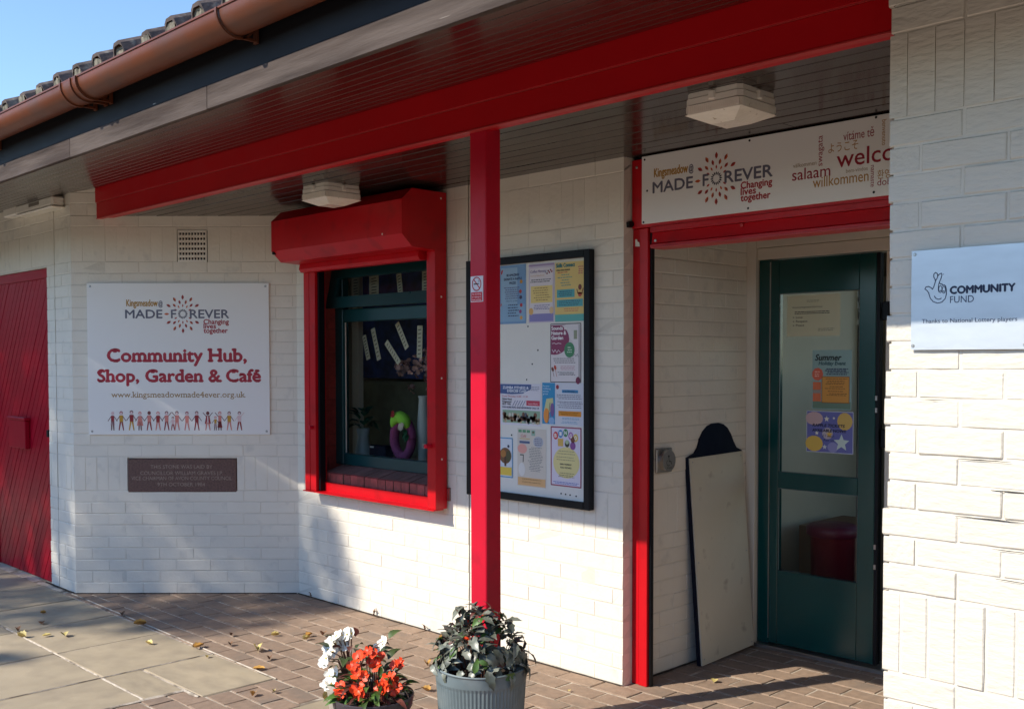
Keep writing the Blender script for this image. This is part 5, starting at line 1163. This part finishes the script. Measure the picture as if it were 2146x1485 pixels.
# ------------------------------------------------------------------ fallen leaves
random.seed(9)
FL = [(-5.86, 2.26, 1, 1.1, 'pale cupped yellow leaf standing up near the middle of the slabs'), (-5.93, 2.19, 1, .9, 'flat buff leaf touching the cupped one on the slabs'), (-6.0, 2.08, 1, 1., 'pale curled leaf on the joint between two left slabs'), (-6.15, 2.11, 2, .8, 'small dark brown leaf on a slab joint at far left'),
      (-6.22, 2.27, 2, 1., 'reddish brown leaf lying in the shade on the left slabs'), (-6.47, 2.37, 0, .6, 'tiny ochre leaf in the shade nearest the red door'), (-6.08, 2.69, 2, 1., 'curled brown leaf on the edge between slabs and bricks in shade'), (-5.79, 2.67, 0, 1.3, 'plump ochre leaf on the slab edge below the cream wall'),
      (-5.36, 2.52, 1, .8, 'thin bright yellow leaf lying alone on a sunny slab'), (-5.11, 2.68, 0, 1.2, 'ragged orange leaf on the slab edge in full sun'), (-5.20, 2.93, 2, .6, 'small upright brown leaf at the edge of the tree shade'), (-5.02, 2.82, 2, .7, 'small rust leaf on the second row of bricks'),
      (-5.02, 3.10, 1, .8, 'pale curled leaf on shaded bricks in the middle'), (-4.88, 3.23, 0, .9, 'ochre leaf at the top of a cluster of three on the bricks'), (-4.84, 3.30, 2, 1., 'dark brown leaf at the right of a cluster of three'), (-4.83, 3.18, 1, .9, 'yellow leaf at the front of a cluster of three'), (-4.82, 2.87, 1, 1.2, 'bright yellow forked leaf on sunny bricks'),
      (-4.64, 2.83, 2, .7, 'small crumpled brown leaf on sunny bricks'), (-4.53, 2.70, 0, 1.1, 'yellow-orange leaf on the slab edge nearest the pots'), (-4.90, 2.62, 1, .5, 'tiny cream leaf fragment on the front slab'), (-4.19, 2.47, 0, .8, 'brown leaf with an orange edge on the front bricks'), (-4.16, 2.56, 1, .5, 'tiny yellow leaf on the front bricks'),
      (-3.90, 2.68, 1, 1., 'long buff leaf beside the white flowers'), (-3.98, 3.34, 0, 1., 'ochre leaf half hidden beside the zinc planter'), (-3.68, 3.08, 0, 1., 'orange leaf low at the left of the zinc planter'), (-3.62, 2.90, 1, .7, 'cream leaf between the two pots'), (-4.3, 3.72, 0, .8, 'small ochre leaf against the foot of the wall'), (-2.80, 4.15, 1, .9, 'pale curved leaf on the dark floor by the leaning board'), (-3.2, 3.55, 1, .4, 'tiny white petal on bricks before the entrance')]
for i, (x, y, c, s_, lab) in enumerate(FL):
    V = []; n = 6; a = random.uniform(0, 6.3); cu = random.uniform(.25, .9); L = .055*s_; wv = .034*s_
    for k in range(n+1):
        tq = k/n; ww = wv*math.sin(math.pi*(tq*.94+.03))**.7*(1+.25*(k % 2))
        for j in (-1, 0, 1): V.append((L*(tq-.5), j*ww*.5, .003+abs(j)*ww*cu+.25*L*cu*(2*tq-1)**2*random.uniform(.4, 1.2)))
    mb = MB(Matrix.Rotation(a, 4, 'Z')); mb.add(V, [(3*k+j, 3*k+3+j, 3*k+4+j, 3*k+1+j) for k in range(n) for j in (0, 1)]); mb.add([(L*.5, -.001, .006), (L*.5, .001, .006), (L*.8, 0, .004)], [(0, 1, 2)])
    o = mb.build('fallen_leaf', M_fall[c], smooth=True); o.location = (x, y, .002); tag(o, lab, 'leaf', 'fallen leaves on the paving')
# little weeds at the wall foot
for i, (x, y, lab) in enumerate(((-5.66, 3.765, 'small brown weed at the wall foot near the inner corner'), (-5.0, 3.775, 'small green weed sprouting below the left side of the window'), (-4.52, 3.775, 'dry little weed at the wall foot below the right window guide'))):
    t = thing('weed', lab, 'weed', (x, y, 0))
    for k in range(7): a = random.uniform(0, 6.3); inst('leaf', leaf_mesh('weed', .030, .011, m=M_leafgreen if i == 1 else M_fall[2]), t, orient((x, y, .004*k), (math.cos(a), math.sin(a)-.2, 1.2)))

# ------------------------------------------------------------------ tree left of the building (out of frame, throws the dappled shade)
random.seed(101)
tr = thing('broadleaf_tree', 'tall broadleaf tree standing out to the left whose shade falls on the walls', 'tree', (-12.4, -8, 0))
mb = MB(); mb.tube([(-12.4, -8, -.05), (-12.35, -8, 3), (-12.2, -8.1, 6), (-12.0, -8, 8.6)], [.24, .20, .16, .09], 10)
for q in ((-11.2, -8.3, 9.4), (-12.9, -7.3, 9.6), (-11.0, -7.6, 8.7), (-12.8, -8.9, 8.8), (-11.9, -8, 10.6)): mb.tube([(-12.1, -8.05, 7.3), ((q[0]-12.1)/2, (q[1]-8.05)/2, (q[2]+7.3)/2+.2), q], [.09, .06, .025], 7)
mb.build('trunk', M_bark, tr)
#  clump centres given in sun-facing coordinates a (sideways), b (height), radius
CL = [(-9.0, 2.6, 1.0), (-8.4, 3.0, .62), (-7.85, 2.5, .62), (-8.6, 3.5, .50), (-7.35, 3.05, .45), (-7.1, 2.45, .42), (-7.6, 3.35, .28), (-9.6, 3.3, .8), (-6.75, 2.55, .30), (-7.35, 2.0, .35), (-8.2, 1.8, .5), (-9.2, 1.7, .9), (-7.0, 3.45, .26), (-6.95, 3.05, .22), (-10.2, 2.3, .9), (-8.1, 3.62, .24), (-6.40, 1.52, .13), (-7.15, 3.68, .16), (-8.9, 4.1, .5), (-8.05, 3.95, .26), (-7.72, 3.72, .20), (-8.4, 4.1, .35), (-9.5, 4.2, .6), (-7.45, 3.80, .13), (-8.0, 3.3, .35), (-10.3, 3.6, .8), (-7.52, 3.56, .21), (-7.38, 3.3, .24), (-7.9, 3.5, .24), (-9.2, 3.7, .5), (-8.9, 3.2, .5), (-7.62, 3.74, .17), (-7.8, 3.62, .2), (-7.55, 3.86, .12)]
V = []; Fs = []; YT = -8.0
for (a, b, r_) in CL:
    cc = Vector((a+.41*YT, YT, b-.846*YT)); nl = int(620*r_**1.6)+40
    for k in range(nl):
        v = Vector((random.gauss(0, 1), random.gauss(0, 1), random.gauss(0, 1))).normalized()*r_*random.random()**.45
        q = cc+v; d = Vector((random.uniform(-1, 1), random.uniform(-1, 1), random.uniform(-.6, .6))).normalized(); e = d.cross(Vector((random.uniform(-1, 1), random.uniform(-1, 1), random.uniform(-1, 1)))).normalized(); L = random.uniform(.05, .09); i0 = len(V)
        V += [q-d*L, q+e*L*.55, q+d*L, q-e*L*.55]; Fs.append((i0, i0+1, i0+2, i0+3))
mb = MB(); mb.add(V, Fs); mb.build('crown', M_treeleaf, tr)

# ------------------------------------------------------------------ added unseen evergreen screens, cutting low sky light and ground bounce
random.seed(55)
def screen(name, label, x0, x1, y0, y1, h):
    t = thing(name, label, 'added_hedge', ((x0+x1)/2, (y0+y1)/2, 0)); MB().box((x0+.3, y0+.3, 0), (x1-.3, y1-.3, h-.3)).build('inner_growth', mat('hedge_inner', (.012, .018, .008), .9), t)
    V = []; Fs = []
    for k in range(int(2600*(x1-x0+y1-y0)/30)):
        q = Vector((random.uniform(x0, x1), random.uniform(y0, y1), random.uniform(0, h)+.3*math.sin(k))); fce = random.random()
        if fce < .4: q.y = y1+random.uniform(-.35, .2)
        elif fce < .6: q.x = random.choice((x0, x1))+random.uniform(-.3, .3)
        else: q.z = h+random.uniform(-.4, .3)
        d = Vector((random.uniform(-1, 1), random.uniform(-1, 1), random.uniform(-1, 1))).normalized(); e = d.orthogonal().normalized(); L = random.uniform(.12, .28); i0 = len(V); V += [q-d*L, q+e*L*.6, q+d*L, q-e*L*.6]; Fs.append((i0, i0+1, i0+2, i0+3))
    mb = MB(); mb.add(V, Fs); mb.build('foliage', M_treeleaf, t)
screen('added_hedge', 'added unseen evergreen screen across the yard that cuts low sky light', -24, 10, -13, -11, 2.6)
screen('added_hedge', 'added unseen evergreen screen right of the yard that cuts low sky light', 8, 10, -10.5, 4, 2.6)
screen('added_hedge', 'tall dark evergreen hedge closing the left side of the yard', -16, -14.5, -10.5, 1.5, 3.0)
